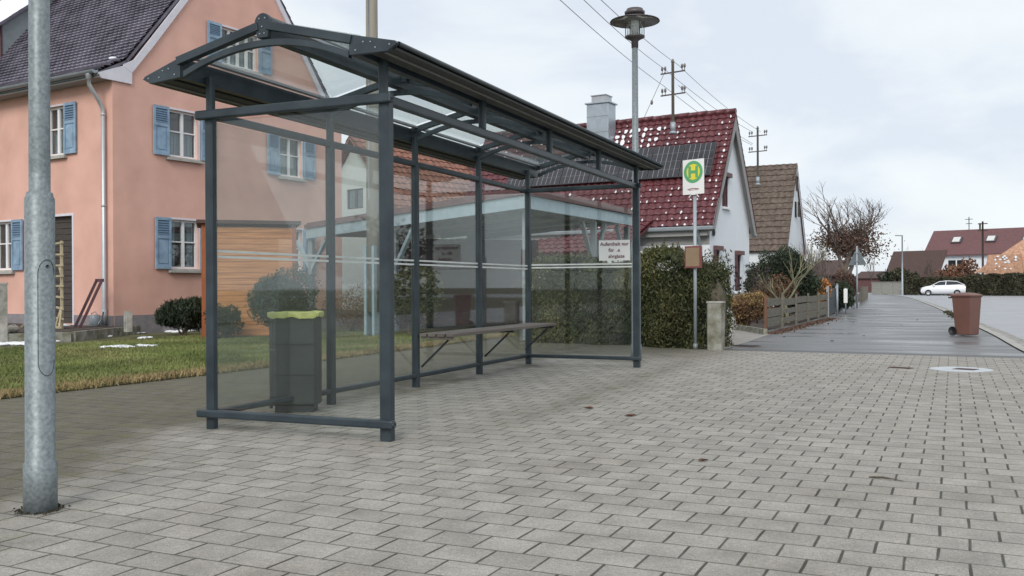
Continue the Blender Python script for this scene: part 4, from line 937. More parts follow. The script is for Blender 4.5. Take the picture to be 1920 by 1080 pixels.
mb.bar((-.23,-.15,0),(-.05,.28,1.08),.075,.06).bar((.09,-.15,0),(.27,.28,1.08),.075,.06).bar((-.10,.28,1.06),(.31,.28,1.06),.05,.07); mb.build('timber','wood_maroon',t)
MB().blob((0,-.45,.06),.24,.1,.03,10,5,.2).build('snow_cap','snow',t)
q=P(240,598,20.4); t=thing('garden_post','short pale concrete post on the terrace below the pink gable','post',(q[0],q[1],TZ-.06),-YAW)
MB().box(-.085,.0,-.06,.06,0,.44).build('half','concrete',t); MB().box(.012,.085,-.06,.06,0,.44).build('half','concrete',t)
q=P(3,620,18.6); t=thing('stone_gatepost','weathered grey stone post at the left edge of the terrace','post',(q[0]-.02,q[1],0),-YAW)
MB().box(-.12,.09,-.1,.1,0,1.18).build('shaft','concrete',t,bevel=.01); MB().box(-.13,.10,-.11,.11,1.182,1.22).build('cap','concrete',t)
q=P(24,606,19.0); t=thing('stone','rough pale stone lying on the terrace edging','stone',(q[0],q[1],TZ)); mb=MB(); mb.blob((0,0,.07),.15,.1,.09,9,6,.25); mb.build('boulder','ceramic',t); MB().bar((.1,.1,.1),(.32,.3,.42),.035).build('stick','wood_pale',t)
for (u,v,Y,rr_,lb) in ((172,590,21.6,.1,'grey zinc watering can by the leaning frame'),):
    q=P(178,592,21.9); t=thing('watering_can',lb,'watering can',(q[0],q[1],TZ),0); MB().lathe([(.11,0),(.12,.02),(.11,.26),(.10,.27)],16).build('can','zinc',t); MB().tube([(.1,0,.05),(.22,0,.2),(.27,0,.34)],.018,6).build('spout','zinc',t); MB().tube([(-.1,0,.06),(-.17,0,.16),(-.1,0,.3),(0,0,.34),(.07,0,.28)],.01,6).build('handle','zinc',t)
# ---- orange wooden shed
q0=P(378,560,20.3); q1=P(556,560,20.9); d=Vector((q1[0]-q0[0],q1[1]-q0[1],0)); Lw=d.length
SD=thing('wooden_shed','orange plank wall of a garden shed beside the pink house','shed',(q0[0],q0[1],0),math.atan2(d.y,d.x))
mb=MB(); nbd=19
for k in range(nbd): mb.box(.06,Lw-.06,.0,.03,.05+.125*k,.05+.125*k+.118)
mb.build('plank_wall','wood_orange',SD); mb=MB(); [mb.box(.03,.06,.05,1.6,.05+.125*k,.05+.125*k+.118) for k in range(nbd)]; mb.build('plank_wall','wood_orange',SD)
for x in (0,Lw-.09): MB().box(x,x+.09,-.03,.06,0,2.48).build('corner_post','wood_red',SD)
MB().box(.1,Lw-.1,.05,1.6,0,2.4).build('core','wood_dark',SD)
MB().box(-.10,Lw+.1,-.12,1.7,2.485,2.56).build('roof','roof_brown_dark',SD)
# ---- utility pole
q=G(700,632); t=thing('utility_pole','tall round wooden utility pole on a steel foot behind the shelter','utility pole',(q[0],q[1],0))
mb=MB(); mb.lathe([(.145,.55),(.14,3),(.125,9.5),(.0,9.55)],18); mb.build('pole','pole_wood',t); mb=MB(); 
for sx in (-.1,.1): mb.box(sx-.03,sx+.03,-.17,.17,0,2.0)
mb.build('steel_foot','beam_blue',t); MB().tube([(0,-.145,3),(0,-.135,9)],.015,6).build('cable','wire',t)
# ---- carport
cn=P(985,400,19); fr_=P(1183,400,24.6); lf=P(575,400,25.3)
CP=thing('carport','pale blue timber carport with a reddish brown roof behind the shelter','carport',(cn[0],cn[1],0))
c0=Vector((0,0,0)); ca=Vector((fr_[0]-cn[0],fr_[1]-cn[1],0)); cb=Vector((lf[0]-cn[0],lf[1]-cn[1],0)); up=Vector((0,0,1))
zc,za,zb=2.93,2.93,2.66
for nm,e,z1 in (('fascia',ca,za),('fascia',cb,zb)):
    MB().bar(c0+up*(zc-.13),e+up*(z1-.13),.06,.26).build(nm,'beam_blue',CP)
    MB().bar(c0+up*(zc+.06),e+up*(z1+.06),.16,.10).build('roof_edge','tile_red_brown',CP)
rp=[c0+up*(zc+.11),ca+up*(za+.11),(ca+cb)+up*(zb+.3),cb+up*(zb+.11)]
MB().prism(rp,(0,0,.05)).build('roof','tile_red_brown',CP)
MB().prism([p-up*.3 for p in rp],(0,0,.03)).build('ceiling','soffit_grey',CP)
nc=(ca+cb).normalized()*.25
for f,e,z in ((.03,ca,za),(.62,ca,za),(.99,ca,za),(.52,cb,2.8),(.97,cb,zb)):
    b=c0+e*f+nc; p_=MB(); p_.bar(b,b+up*(z-.28),.13); o=p_.build('post','beam_shade',CP)
    if f>.5:
        dd=e.normalized()
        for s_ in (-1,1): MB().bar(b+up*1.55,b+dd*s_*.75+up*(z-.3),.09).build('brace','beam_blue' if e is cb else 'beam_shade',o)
for k in range(4):
    f=.15+.24*k; MB().bar(ca*f+up*(za-.2),ca*f+cb.normalized()*6+up*(zb-.12),.08,.14).build('joist','beam_shade',CP)
# dark timber wall below the carport
q0=P(735,560,26); q1=P(1010,560,27.5); d=Vector((q1[0]-q0[0],q1[1]-q0[1],0))
t=thing('dark_shed','dark red brown timber shed wall under the carport','shed',(q0[0],q0[1],0),math.atan2(d.y,d.x)); mb=MB()
for k in range(15): mb.box(0,d.length,0,.04,.05+.16*k,.05+.16*k+.15)
mb.build('board_wall','wood_maroon',t); MB().box(.05,d.length-.05,.05,1.5,0,2.4).build('core','wood_dark',t)
# ---- house with maroon roof and solar panels
A=P(1337,422,32); AZ=A[2]
WH=thing('white_house','white rendered house with a maroon tiled roof carrying solar panels','house',(A[0],A[1],0),rzof(30))
k_=(7.39-3.14)/2.69; W2=5.38; LH=10.6
house_body(WH,W2-.6,LH-.4,[(.3,AZ+.3*k_-.12),(2.69,7.39-.16),(W2-.3,AZ+.3*k_-.12)],ybase=.22,xbase=.3,z0=-.2)
wl_=[o for o in WH.children if o.name.startswith('wall')][0]
ww=[(1.78,2.45,3.92,5.0),(.75,1.38,.95,2.35),(3.25,3.95,.9,2.25)]
cut(wl_,[(a,b,.1,.45,c,d_) for a,b,c,d_ in ww])
for a,b,c,d_ in ww:
    window(WH,'g',a,b,c,d_,off=-.22,nx=1,rows=(),frame='wood_maroon',sill='paint_white',surround=False,dep=.08,fw=.07)
    MB().box(a-.06,b+.06,.22-.14,.219,d_-.02,d_+.13).build('shutter_box','tile_red_brown',WH)
    MB().box(a-.05,a-.01,.12,.219,c,d_-.03).build('guide_rail','wood_maroon',WH)
rf=MB(); upv=Vector((2.69,0,7.39-AZ)); tile_roof(rf,(0,0,AZ),(0,1,0),upv,LH,upv.length,.27,.262,.026,.035,8)
roof=rf.build('roof','tile_maroon',WH)
rf=MB(); tile_roof(rf,(W2,0,AZ),(0,1,0),Vector((-2.69,0,7.39-AZ)),LH,upv.length,.27,.262,.026,.035,6); rf.build('roof','tile_maroon',WH)
rt=MB(); 
for k in range(30): y=LH*k/30; rt.tube([(2.69,y,7.43+.012*(k%2)),(2.69,y+LH/30+.03,7.42+.012*(k%2))],.105,10)
rt.build('ridge_tiles','tile_maroon',roof)
mb=MB(); mb.prism([(-.05,.0,AZ-.12),(2.69,.0,7.39-.10),(W2+.05,.0,AZ-.12),(W2-.25,.0,AZ-.14),(2.69,.0,7.39-.62),(.25,.0,AZ-.14)],(0,.03,0)); mb.build('verge_board','soffit_grey',WH)
mb=MB()
for f in (lambda x:x,lambda x:W2-x): mb.prism([(f(0),.03,AZ-.16),(f(2.69),.03,7.39-.14),(f(2.69),.03,7.39-.18),(f(0.02),.03,AZ-.2)],(0,.19,0))
mb.build('verge_soffit','soffit_grey',WH)
mb=MB(); mb.box(-.16,-.02,0,LH,AZ-.16,AZ-.02); mb.build('gutter','zinc',WH,bevel=.03)
mb=MB(); mb.box(.0,.30,.22,LH-.2,AZ-.34,AZ-.16).box(.27,.295,.22,LH-.2,AZ-.62,AZ-.341); mb.build('soffit','soffit_grey',WH)
mb=MB(); mb.tube([(-.09,.50,AZ-.15),(-.05,.50,AZ-.35),(.2,.5,AZ-.75),(.22,.5,-.1)],.05,8); mb.build('downpipe','zinc',WH)
MB().blob((.62,.17,2.95),.07,.05,.16,10,6,0).build('wall_lamp','lamp_dark',WH)
# solar field
nr=Vector((-upv.z,0,upv.x)).normalized(); uu=upv.normalized(); t0=1.11/2.69*upv.length; t1=1.90/2.69*upv.length
sp=MB().box(0,.01,0,.01,0,.01)
for i in range(7):
    y0=.42+1.19*i; y1=y0+1.16; base=lambda y,t,h_:Vector((0,y,AZ))+uu*t+nr*h_
    q=[base(y0,t0,.11),base(y1,t0,.11),base(y1,t1,.11),base(y0,t1,.11)]
    pn=MB().prism(q,nr*.035).build('solar_panel','solar_frame',roof)
    c=MB(); q=[base(y0+.02,t0+.02,.147),base(y1-.02,t0+.02,.147),base(y1-.02,t1-.02,.147),base(y0+.02,t1-.02,.147)]; c.prism(q,nr*.002); c.build('cells','solar_cell',pn)
    l=MB()
    for k in range(1,6): yy=y0+1.16*k/6; l.bar(base(yy,t0+.03,.1505),base(yy,t1-.03,.1505),.014,.002,up=nr)
    for k in range(1,4): tt=t0+(t1-t0)*k/4; l.bar(base(y0+.03,tt,.1505),base(y1-.03,tt,.1505),.006,.002,up=nr)
    l.build('cell_lines','solar_line',pn)
# chimney clad in metal
ch=MB().box(1.72,2.42,4.62,5.52,5.2,8.05); cho=ch.build('chimney','chimney_metal',roof,bevel=.01)
mb=MB(); mb.box(1.66,2.48,4.56,5.58,8.052,8.10); mb.build('chimney_cap','chimney_metal',cho)
mb=MB(); mb.box(1.8,2.34,4.75,5.35,8.102,8.36).box(1.76,2.38,4.72,5.38,8.362,8.39); mb.build('chimney_cowl','alu',cho)
mb=MB(); mb.box(1.712,1.7185,4.62,5.52,6.95,6.97).box(1.712,1.7185,4.62,5.52,7.55,7.57); mb.build('seam','zinc',cho)
# snow left in the tile hollows
sm=MB()
def snowtile(y,t,big):
    c=Vector((0,y,AZ))+uu*t+nr*.035
    s_=rnd.uniform(.022,.048)*(2.1 if big else 1); a_=s_*rnd.uniform(.8,1.7)
    vs=[];n=8
    for k in range(n):
        an=2*math.pi*k/n; vs.append(c+Vector((0,1,0))*math.cos(an)*s_*rnd.uniform(.55,1.3)+uu*math.sin(an)*a_*rnd.uniform(.55,1.3)+nr*.0)
    sm.smooth=True; sm.add(vs+[c+nr*.045],[(k,(k+1)%n,n) for k in range(n)]); sm.smooth=False
UL=upv.length; ntt=round(UL/.262)
for r_ in range(ntt):
    for cidx in range(int(LH/.27)):
        y=.27*cidx+.17; t=r_*UL/ntt+.05
        if t0-.08<t<t1+.05 and .36<y<8.8: 
            continue
        big=False; pr_=0
        if t>t1: pr_=.42 if y<3.4 else .5; 
        if t>t1 and 2.6<y<5 and t<t1+1.15: pr_=.97; big=True
        if t>UL-.45: pr_=.12
        if t<t0: pr_=.52 if t<t0-.25 else .35
        if y<.3: pr_=.8
        if y>1.0 and y<2.3 and t<t0 and t>t0-.4: pr_=.25
        if rnd.random()<pr_: snowtile(y+rnd.uniform(-.03,.03),t,big and rnd.random()<.8)
tag(sm.build('roof_snow','snow',roof),kind='stuff')
# low outbuilding to the left of the white house
q=P(1075,500,33.5); t=thing('outbuilding','low white outbuilding with a small red tiled roof behind the hedge','outbuilding',(q[0],q[1],0),-YAW+.1)
MB().box(-2.2,2.2,0,2.5,0,2.3).build('wall','render_white',t); rf=MB(); tile_roof(rf,(-2.3,-.3,2.3),(1,0,0),(0,.9,.5),4.6,2.2,.3,.3,.03,.035); rf.build('roof','tile_maroon',t)
# ---- brown roofed house behind
B=P(1476,470,45); BZ=B[2]; t=thing('white_house','white gabled house with a plain brown tiled roof behind the maroon one','house',(B[0],B[1],0),rzof(26)); BH=t
house_body(t,5.6,9,[(.2,BZ+.05),(2.98,7.12),(5.8,BZ+.05)],ybase=.12,xbase=.2,z0=-.2); u2=Vector((2.98,0,7.24-BZ)); rf=MB(); tile_roof(rf,(0,0,BZ),(0,1,0),u2,9.4,u2.length,.33,.36,.022,.04,6); rf.build('roof','tile_brown',t)
rf=MB(); tile_roof(rf,(5.96,0,BZ),(0,1,0),(-2.98,0,7.24-BZ),9.4,u2.length,.33,.36,.022,.04,4); rf.build('roof','tile_brown',t)
MB().prism([(0,0,BZ-.1),(2.98,0,7.14),(5.96,0,BZ-.1),(5.8,0,BZ-.14),(2.98,0,6.95),(.16,0,BZ-.14)],(0,.03,0)).build('verge_board','trim_white',t)
for a,z in ((2.35,5.8),(2.9,4.55)): window(t,'g',a,a+.5,z,z+.75,off=-.0,nx=1,rows=(),frame='wood_dark',sill=None,surround=False,dep=-.02,fw=.06)
# ---- white gabled house seen over the carport through the panes
q=P(668,530,38); t=thing('gabled_house','white gabled house with an orange ridge between pink house and carport','house',(q[0],q[1],0),-YAW+.04); GH=t
mb=MB(); mb.prism([(-2.6,0,0),(2.6,0,0),(2.6,0,4.2),(0,0,6.95),(-2.6,0,4.2)],(0,7,0)); o=mb.build('wall','render_cream',t); cut(o,[(-.62,.48,-.1,.25,4.25,5.05)]); window(t,'g',-.62,.48,4.25,5.05,frame='wood_dark',surround=False,sill=None,dep=.1,rows=())
for s_ in (-1,1): rf=MB(); tile_roof(rf,(s_*3.0,-.3,3.95),(0,1,0),(-s_*3.0,0,3.2),7.6,4.39,.3,.33,.025,.035,4); rf.build('roof','tile_rust',t)
q=P(840,530,40); t=thing('brown_roof_house','long house with a dull brown tiled roof behind the carport','house',(q[0],q[1],0),-YAW-.1)
MB().box(-3.2,3.4,.4,6,0,3.9).build('wall','render_cream',t); rf=MB(); tile_roof(rf,(-3.4,0,4.3),(1,0,0),(0,1,.62),7.2,3.0,.33,.36,.022,.04,4); rf.build('roof','tile_brown',t)
MB().box(-.9,-.4,1.4,1.9,5.0,6.5).build('chimney','tile_red_brown',t)
# ---- utility masts on the roofs
def mast(name,label,base,hgt,s_,rz,wireside=1):
    t=thing(name,label,'utility mast',base,rz,'roof masts carrying the wires'); MB().lathe([(.055*s_,0),(.05*s_,hgt),(.07*s_,hgt+.01),(.03*s_,hgt+.12)],10).build('pole','pole_wood',t)
    mb=MB(); mb.lathe([(.09*s_,0),(.09*s_,.35)],10).lathe([(.16*s_,-.05),(.09*s_,.04)],10); mb.build('roof_collar','galvanised_smooth',t)
    for z in (hgt-.35,hgt-1.12*s_):
        c=MB().bar((-.48*s_,0,z),(.48*s_,0,z),.035*s_,.045*s_).build('crossarm','lamp_dark',t); 
        for x in (-.42,-.3,.36,.46):
            i_=MB(); i_.lathe([(.012,0),(.012,.10*s_),(.04*s_,.12*s_),(.045*s_,.2*s_),(.02*s_,.25*s_)],8,(x*s_,0,z)); i_.build('insulator','insulator',c)
    return t
mh=P(1262,248,33.2); mast('utility_mast','grey utility mast with two crossarms on the maroon roof',mh,2.45,1.0,-YAW+.15)
mh2=P(1421,345,46.5); mast('utility_mast','thin utility mast with two crossarms on the brown roof',mh2,2.72,1.0,-YAW+.15)
def wire(pts_,label,r_=.008,sag=.25):
    a,b=Vector(pts_[0]),Vector(pts_[-1]); n=16; p=[a.lerp(b,k/n)-Vector((0,0,sag*4*(k/n)*(1-k/n))) for k in range(n+1)]
    mb=MB(); mb.tube(p,r_,4); return tag(mb.build('wire','wire'),label,'wire','overhead wires between the masts')
Y1=33.2; Y2=46.5; YN=9
W_=[((1050,-2),(1243,160),YN,'lowest overhead wire running from upper left to the lower crossarm'),((1096,-2),(1244,128),YN,'second overhead wire from upper left to the upper crossarm'),((1128,-2),(1272,122),YN,'highest overhead wire passing the lamp top to the upper crossarm')]
for a,b,yn,lb in W_: wire([P(a[0]-26,a[1]-22,17),P(*b,Y1)],lb,.010,.08)
for a,b,lb in (((1272,122),(1426,247),'upper wire between the two roof masts'),((1244,128),(1412,248),'middle wire between the two roof masts'),((1272,160),(1412,270),'lower middle wire between the two roof masts'),((1243,160),(1410,272),'lowest wire between the two roof masts')):
    wire([P(*a,Y1),P(*b,Y2)],lb,.011,.15)
wire([P(1247,134,Y1),P(1207,222,34.5)],'guy wire from the mast down to the maroon roof ridge',.011,0)
mb=MB(); p=Vector(P(1222,192,33.9)); mb.blob(p,.05,.05,.09,8,6,0); tag(mb.build('guy_insulator','insulator'),'small dark insulator on the guy wire','insulator')
# ---------------- far side of the junction
q=P(1730,548,128); t=thing('long_house','long white house with a maroon roof and skylights far across the junction','house',(q[0],q[1],0),-YAW+.06)
MB().box(.5,16,.5,8,0,5.0).build('wall','render_white',t); rf=MB(); rf.prism([(0,0,4.9),(16.5,0,4.9),(16.5,4.3,8.35),(0,4.3,8.35)],(0,0,.15)); o=rf.build('roof','tile_red_brown',t)
MB().prism([(0,0,4.9),(0,4.3,8.5),(0,8.6,4.9)],(.3,0,0)).build('gable','wood_maroon',t)
for x in (3.0,7.3,11.7): 
    s_=MB(); z=lambda y:5.05+y*.802
    s_.prism([(x,1.9,z(1.9)),(x+1.3,1.9,z(1.9)),(x+1.3,2.9,z(2.9)),(x,2.9,z(2.9))],(0,-.1,.14)); f_=s_.build('skylight','solar_frame',o); MB().prism([(x+.2,1.88,z(2.0)+.10),(x+1.1,1.88,z(2.0)+.10),(x+1.1,2.68,z(2.8)+.10),(x+.2,2.68,z(2.8)+.10)],(0,-.06,.08)).build('pane','curtain',f_)
MB().box(3.2,5.3,.42,.49,2.9,4.3).build('window','car_glass',t); MB().box(4.15,4.3,.38,.419,2.9,4.3).build('window_post','paint_white',t)
MB().box(13.2,14.2,3.8,4.8,8,9.3).build('chimney','tile_red_brown',o)
mb=MB(); mb.tube([(4.6,4.3,8.4),(4.6,4.3,10.2)],.06,5).tube([(4.1,4.3,9.9),(5.1,4.3,9.9)],.04,4).tube([(4.2,4.3,9.3),(5.0,4.3,9.3)],.04,4); mb.build('antenna','wood_dark',t)
MB().tube([(6.0,4.3,8.4),(6.0,4.3,9.3)],.12,6).build('vent_pipe','wood_dark',t)
q=P(1657,548,122); t=thing('garage','dark brown garage roof left of the long white house','garage',(q[0],q[1],0),-YAW+.02)
MB().box(0.2,6.8,.3,5,0,2.2).build('wall','render_grey',t); MB().prism([(0,0,1.9),(6.9,0,1.9),(6.9,3,5.3),(0,3,5.3)],(0,0,.15)).build('roof','roof_brown_dark',t)
q=P(1826,548,98); t=thing('hip_roof_house','house with a pale orange hipped roof at the right edge','house',(q[0],q[1],0),-YAW+.1)
MB().box(1.5,14,1.2,12,0,2.6).build('wall','render_white',t)
hp=MB(); hp.add([(0,0,2.3),(15,0,2.3),(15,13,2.3),(0,13,2.3),(5.8,6,7.6),(10,6,7.6)],[(0,1,5,4),(1,2,5),(2,3,4,5),(3,0,4),(3,2,1,0)]); o=hp.build('roof','tile_orange',t)
hp=MB(); hp.add([(1.3,-1.2,2.0),(4.9,-1.2,2.0),(4.6,-1.0,4.1),(1.6,-1.0,4.1),(2.8,2.4,4.0),(4.0,2.4,4.0)],[(0,1,2,3),(1,5,2),(0,3,4),(3,2,5,4)]); hp.build('porch_roof','tile_orange',t)
sm=MB()
for k in range(40): sm.blob((rnd.uniform(2.3,4.2),-1.08+rnd.uniform(-.05,.05),rnd.uniform(2.1,3.9)),.13,.06,.10,6,4,.2)
for k in range(7): sm.blob((3.8+.22*k,2.35+.25*k,4.2+.24*k),.14,.12,.07,6,4,.2); sm.blob((4.9+.22*k,2.3+.25*k,4.25+.24*k),.14,.12,.07,6,4,.2)
tag(sm.build('roof_snow','snow',o),kind='stuff')
MB().box(1.45,2.2,1.0,1.18,1.0,2.3).build('door','shutter_blue_dark',t)
# concrete wall and clipped hedges
def lowwall(name,label,cat,a,b,h_,th,m):
    a,b=Vector((a[0],a[1],0)),Vector((b[0],b[1],0)); d=b-a; t=thing(name,label,cat,a,math.atan2(d.y,d.x)); L_=d.length
    n=max(2,int(L_/2)); 
    for i in range(n): MB().box(L_*i/n+.03,L_*(i+1)/n-.03,0,th,-.1,h_).build('panel',m,t)
    MB().box(0,L_,-.04,th+.04,h_+.002,h_+.08).build('coping',m,t); return t
a=P(1634,548,112); b=P(1695,548,106); lowwall('garden_wall','pale concrete garden wall left of the clipped hedge','wall',a,b,1.35,.2,'concrete')
def far_hedge(u0,Y0,u1,Y1_,h0,h1,label,n,m='leaf_far'):
    a=P(u0,548,Y0); b=P(u1,548,Y1_); return hedge('clipped_hedge',label,'hedge',(a[0],a[1]),(b[0],b[1]),1.6,h0,h1,n,m=m,leaf=(.16,.24),rough=.10,up=.4)
far_hedge(1695,105,1825,99,1.75,1.75,'long clipped hedge behind the white car',11000)
far_hedge(1812,97,1960,90,1.95,2.1,'dark clipped hedge in front of the orange hipped roof',12000)
def farbush(u,Y,r_,h_,label,m='leaf_far',n=1600,sd=1):
    p=P(u,548,Y); return shrub('bush',label,'bush',(p[0],p[1],0),r_,r_,h_,n,m,leaf=(.22,.3),seed=sd,cz=h_*.95,stem='twig_far',up=.2)
farbush(1775,118,2.4,1.9,'brown bare bush mass in front of the long white house','leaf_reddish',2600,31)
farbush(1808,112,1.6,2.1,'tall brown bush beside the orange hipped roof','leaf_reddish',1800,32)
farbush(1700,117,1.9,1.7,'olive bush in front of the dark garage roof','leaf_far',1800,33)
farbush(1672,119,1.6,1.5,'dark green bush before the garage wall','leaf_dark',1500,34)
for i,(u,Y,hh) in enumerate(((1745,116,1.9),(1690,140,2.6),(1640,135,2.1),(1735,119,1.6))):
    p=P(u,548,Y); bare('bare_tree',('small leafless tree before the long white house wall','distant leafless tree above the garage roof','distant leafless tree by the junction left of the garage','leafless sapling at the corner of the long white house')[i],'tree',(p[0],p[1],0),hh,.09,4,70+i,'twig_far',.5,3,.25)
# far lamp, far pole
q=P(1692,548,92); t=thing('mast_light','tall slim street light with a short arm near the clipped hedge','street lamp',(q[0],q[1],0),-YAW)
MB().tube([(0,0,0),(0,0,5.85)],[.10,.06],8).build('pole','galvanised_smooth',t); MB().bar((.05,0,5.85),(-.7,0,5.9),.12,.10).build('lamp_head','galvanised_smooth',t)
q=P(1843,548,104); t=thing('telegraph_pole','dark wooden telegraph pole before the long white house','utility pole',(q[0],q[1],0),-YAW)
MB().tube([(0,0,0),(0,0,8.0)],[.14,.10],8).build('pole','wood_dark',t)
for z in (7.0,7.75): MB().bar((-.5,0,z),(.5,0,z),.1).build('crossarm','wood_dark',t)
# houses and woods far down the street, low on the skyline
q=P(1545,545,75); t=thing('low_house','small dark roofed building beyond the garden fence','house',(q[0],q[1],0),-YAW)
MB().box(-1.5,1.0,0,2,0,1.9).build('wall','roof_brown_dark',t); MB().prism([(-1.8,-.3,1.8),(1.2,-.3,1.8),(1.2,2.5,3.0),(-1.8,2.5,3.0)],(0,0,.12)).build('roof','roof_brown_dark',t); MB().box(-.6,0,-.05,-.01,.9,1.8).build('window','paint_white',t)
q=P(1640,545,140); t=thing('low_house','reddish low building beside the garage across the junction','house',(q[0],q[1],0),-YAW)
MB().box(-3,2,0,5,0,2.1).build('wall','tile_red_brown',t); MB().prism([(-3.3,-.3,2.0),(2.3,-.3,2.0),(2.3,2.5,3.0),(-3.3,2.5,3.0)],(0,0,.12)).build('roof','roof_brown_dark',t)
mb=MB(); pts=[]
for k in range(60):
    p=P(1380+k*16,545,260+20*math.sin(k)); mb.blob((p[0],p[1],1.2),3.4,3,rnd.uniform(1.6,3.2),8,6,.3)
tag(mb.build('woods','leaf_black' if False else 'twig_far'),'low distant line of bare woods along the horizon','woods',kind='stuff')
# driveway between pillar and fence with its kerb
p=[G(1352,656),G(1398,642),G(1442,627),G(1430,618),G(1356,615),G(1335,640)]
sheet('driveway',[(a[0],a[1]) for a in p],-.004,'drive_paving')
# garden soil behind
p=[G(1356,614),G(1436,624),G(1552,594),G(1640,552),G(1560,548),G(1320,560)]
sheet('garden_bed',[(a[0],a[1]) for a in p],-.02,'soil')
a=G(1354,613); b=G(1436,627); KB=thing('bed_kerb','low concrete kerb between driveway and autumn bed','kerb',(a[0],a[1],0)); d=Vector(b)-Vector(a)
for i in range(4): MB().bar(d*(i/4)+Vector((0,0,.05)),d*((i+.97)/4)+Vector((0,0,.05)),.09,.14).build('kerb_stone','concrete_mossy',KB)
sm=MB(); q=G(1365,608); [sm.blob((q[0]+rnd.uniform(-.25,.25),q[1]+rnd.uniform(-.2,.2),.07),.13,.12,.035,8,4,.2) for _ in range(6)]; tag(sm.build('bed_snow','snow'),'small remnant of snow on the autumn bed','snow',kind='stuff')
# leaf litter along the fence foot and the kerb
n=2600; X=nrs.uniform(0,1,n); f0,f1=G(1436,626),G(1552,597); c=np.stack([f0[0]+(f1[0]-f0[0])*X+np.abs(nrs.normal(0,.14,n)),f0[1]+(f1[1]-f0[1])*X,np.full(n,.01)],1)
tag(leaves('leaf_litter','leaf_beech',c,.05,.06,None,up=0),'brown leaf litter and weeds along the foot of the board fence','leaf litter',kind='stuff')
n=500; X=nrs.uniform(0,1,n); c=np.stack([np.interp(X,[0,1],[4.68,4.5])+nrs.normal(0,.07,n),27+9*X,np.abs(nrs.normal(0,.03,n))],1)
tag(leaves('kerb_weeds','leaf_far',c,.05,.08,None,up=.5),'dry weeds growing in the kerb line beyond the wheelie bin','weeds',kind='stuff')
# ---------------- white hatchback
q=G(1768,553.5); CR=thing('parked_car','white hatchback car turning at the junction in front of the hedge','car',(q[0],q[1],-.05),-YAW+math.pi+R(22))
st=[(2.05,.36,.62,.66,.74),(1.95,.24,.80,.74,.80),(1.55,.2,.92,.83,.84),(.95,.2,1.02,.86,.86),(.3,.2,1.06,.86,.87),(-.6,.2,1.08,.86,.87),(-1.4,.22,1.12,.84,.86),(-1.95,.26,1.10,.78,.82),(-2.08,.36,.95,.72,.76)]
mb=MB(); vs=[]
for x,z0,z1,w1,w0 in st: vs+=[(x,-w0*.93,z0),(x,-w0,(z0+z1)*.5),(x,-w1,z1),(x,-w1*.6,z1+.04),(x,w1*.6,z1+.04),(x,w1,z1),(x,w0,(z0+z1)*.5),(x,w0*.93,z0)]
k=len(st); fs=[(i*8+j,i*8+(j+1)%8,(i+1)*8+(j+1)%8,(i+1)*8+j) for i in range(k-1) for j in range(8)]+[tuple(range(8)),tuple(reversed(range((k-1)*8,k*8)))]
mb.smooth=True; mb.add(vs,fs); mb.smooth=False; body=mb.build('body','car_white',CR)
cab=[(1.15,1.0,.76,1.0),(.35,1.42,.60,1.0),(-.4,1.50,.60,1.02),(-1.3,1.44,.58,1.05),(-1.95,1.12,.66,1.05)]
mb=MB(); mb.smooth=True; vs=[]
for x,zt,w,zb in cab: vs+=[(x,-.80 if x<1.1 else -.76,zb),(x,-w,zt),(x,w,zt),(x,.80 if x<1.1 else .76,zb)]
k=len(cab); fs=[(i*4+j,i*4+j+1,(i+1)*4+j+1,(i+1)*4+j) for i in range(k-1) for j in (0,2)]+[(0,1,2,3),((k-1)*4+3,(k-1)*4+2,(k-1)*4+1,(k-1)*4)]+[(1,2,6,5),(13,14,18,17)]
mb.add(vs,fs); mb.build('windows','car_glass',CR)
mb=MB(); mb.smooth=True; r3=cab[1:4]; vs=[]
for x,zt,w,zb in r3: vs+=[(x,-w-.02,zt-.02),(x,-w*.5,zt+.04),(x,w*.5,zt+.04),(x,w+.02,zt-.02)]
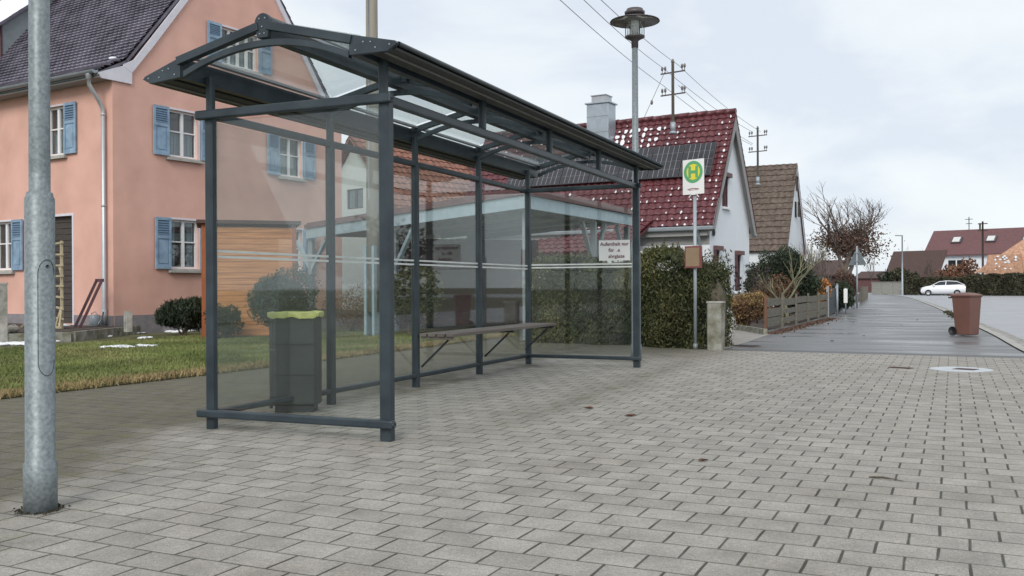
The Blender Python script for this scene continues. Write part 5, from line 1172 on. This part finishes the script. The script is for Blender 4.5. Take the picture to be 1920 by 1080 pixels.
mb.add(vs,[(i*4+j,i*4+j+1,(i+1)*4+j+1,(i+1)*4+j) for i in range(2) for j in range(3)]); mb.smooth=False
for s_ in (-1,1):
    for i in range(4):
        a,b=cab[i],cab[i+1]; mb.bar((a[0],s_*a[2]*1.02,a[1]),(b[0],s_*b[2]*1.02,b[1]),.07,.05)
    mb.bar((-.25,s_*.82,1.05),(-.3,s_*.61,1.48),.07,.04)
mb.build('roof','car_white',CR)
for x in (1.35,-1.3):
    for s_ in (-1,1):
        wv=MB().tube([(x,s_*.70,.31),(x,s_*.885,.31)],.31,20).build('wheel','rubber',CR); MB().tube([(x,s_*.86,.31),(x,s_*.895,.31)],.20,12).build('rim','alu',wv)
for s_ in (-1,1):
    MB().blob((1.93,s_*.60,.72),.16,.16,.10,10,6,0).build('headlight','window_glass' if False else 'solar_line',CR); MB().box(.72,.9,min(s_*.86,s_*1.0),max(s_*.86,s_*1.0),.98,1.1).build('mirror','car_white',CR)
    MB().blob((-1.98,s_*.68,.95),.09,.1,.14,8,6,0).build('tail_light','sign_red',CR)
MB().box(1.99,2.075,-.45,.45,.30,.44).build('grille','rubber',CR)
# ---------------- across the street, seen mirrored in the back panes
ang=R(49)-0; X=street(math.sin(ang)*30,math.cos(ang)*30)
t=thing('house_across','tall brown roofed house across the street mirrored in the shelter glass','house',(X[0],X[1],0),R(200))
mb=MB(); mb.prism([(-4,0,0),(4,0,0),(4,0,3),(0,0,8),(-4,0,3)],(0,10,0)); mb.build('wall','render_cream',t)
for s_ in (-1,1): MB().prism([(s_*4.3,-.3,2.7),(0,-.3,8.15),(0,-.3,8.3),(s_*4.3,-.3,2.9)],(0,10.6,0)).build('roof','tile_brown',t)
MB().box(-1,1,-.05,-.01,1,2.2).build('window','car_glass',t)
for i,(a_,d_) in enumerate(((58,24),(40,34),(66,26))):
    p=street(math.sin(R(a_))*d_,math.cos(R(a_))*d_); shrub('garden_tree','leafy brown garden shrub across the street, beyond the right edge','tree',(p[0],p[1],0),2.2,2.2,1.9,3500,'leaf_far',leaf=(.15,.2),seed=90+i,cz=2.0,group='shrubs across the street')
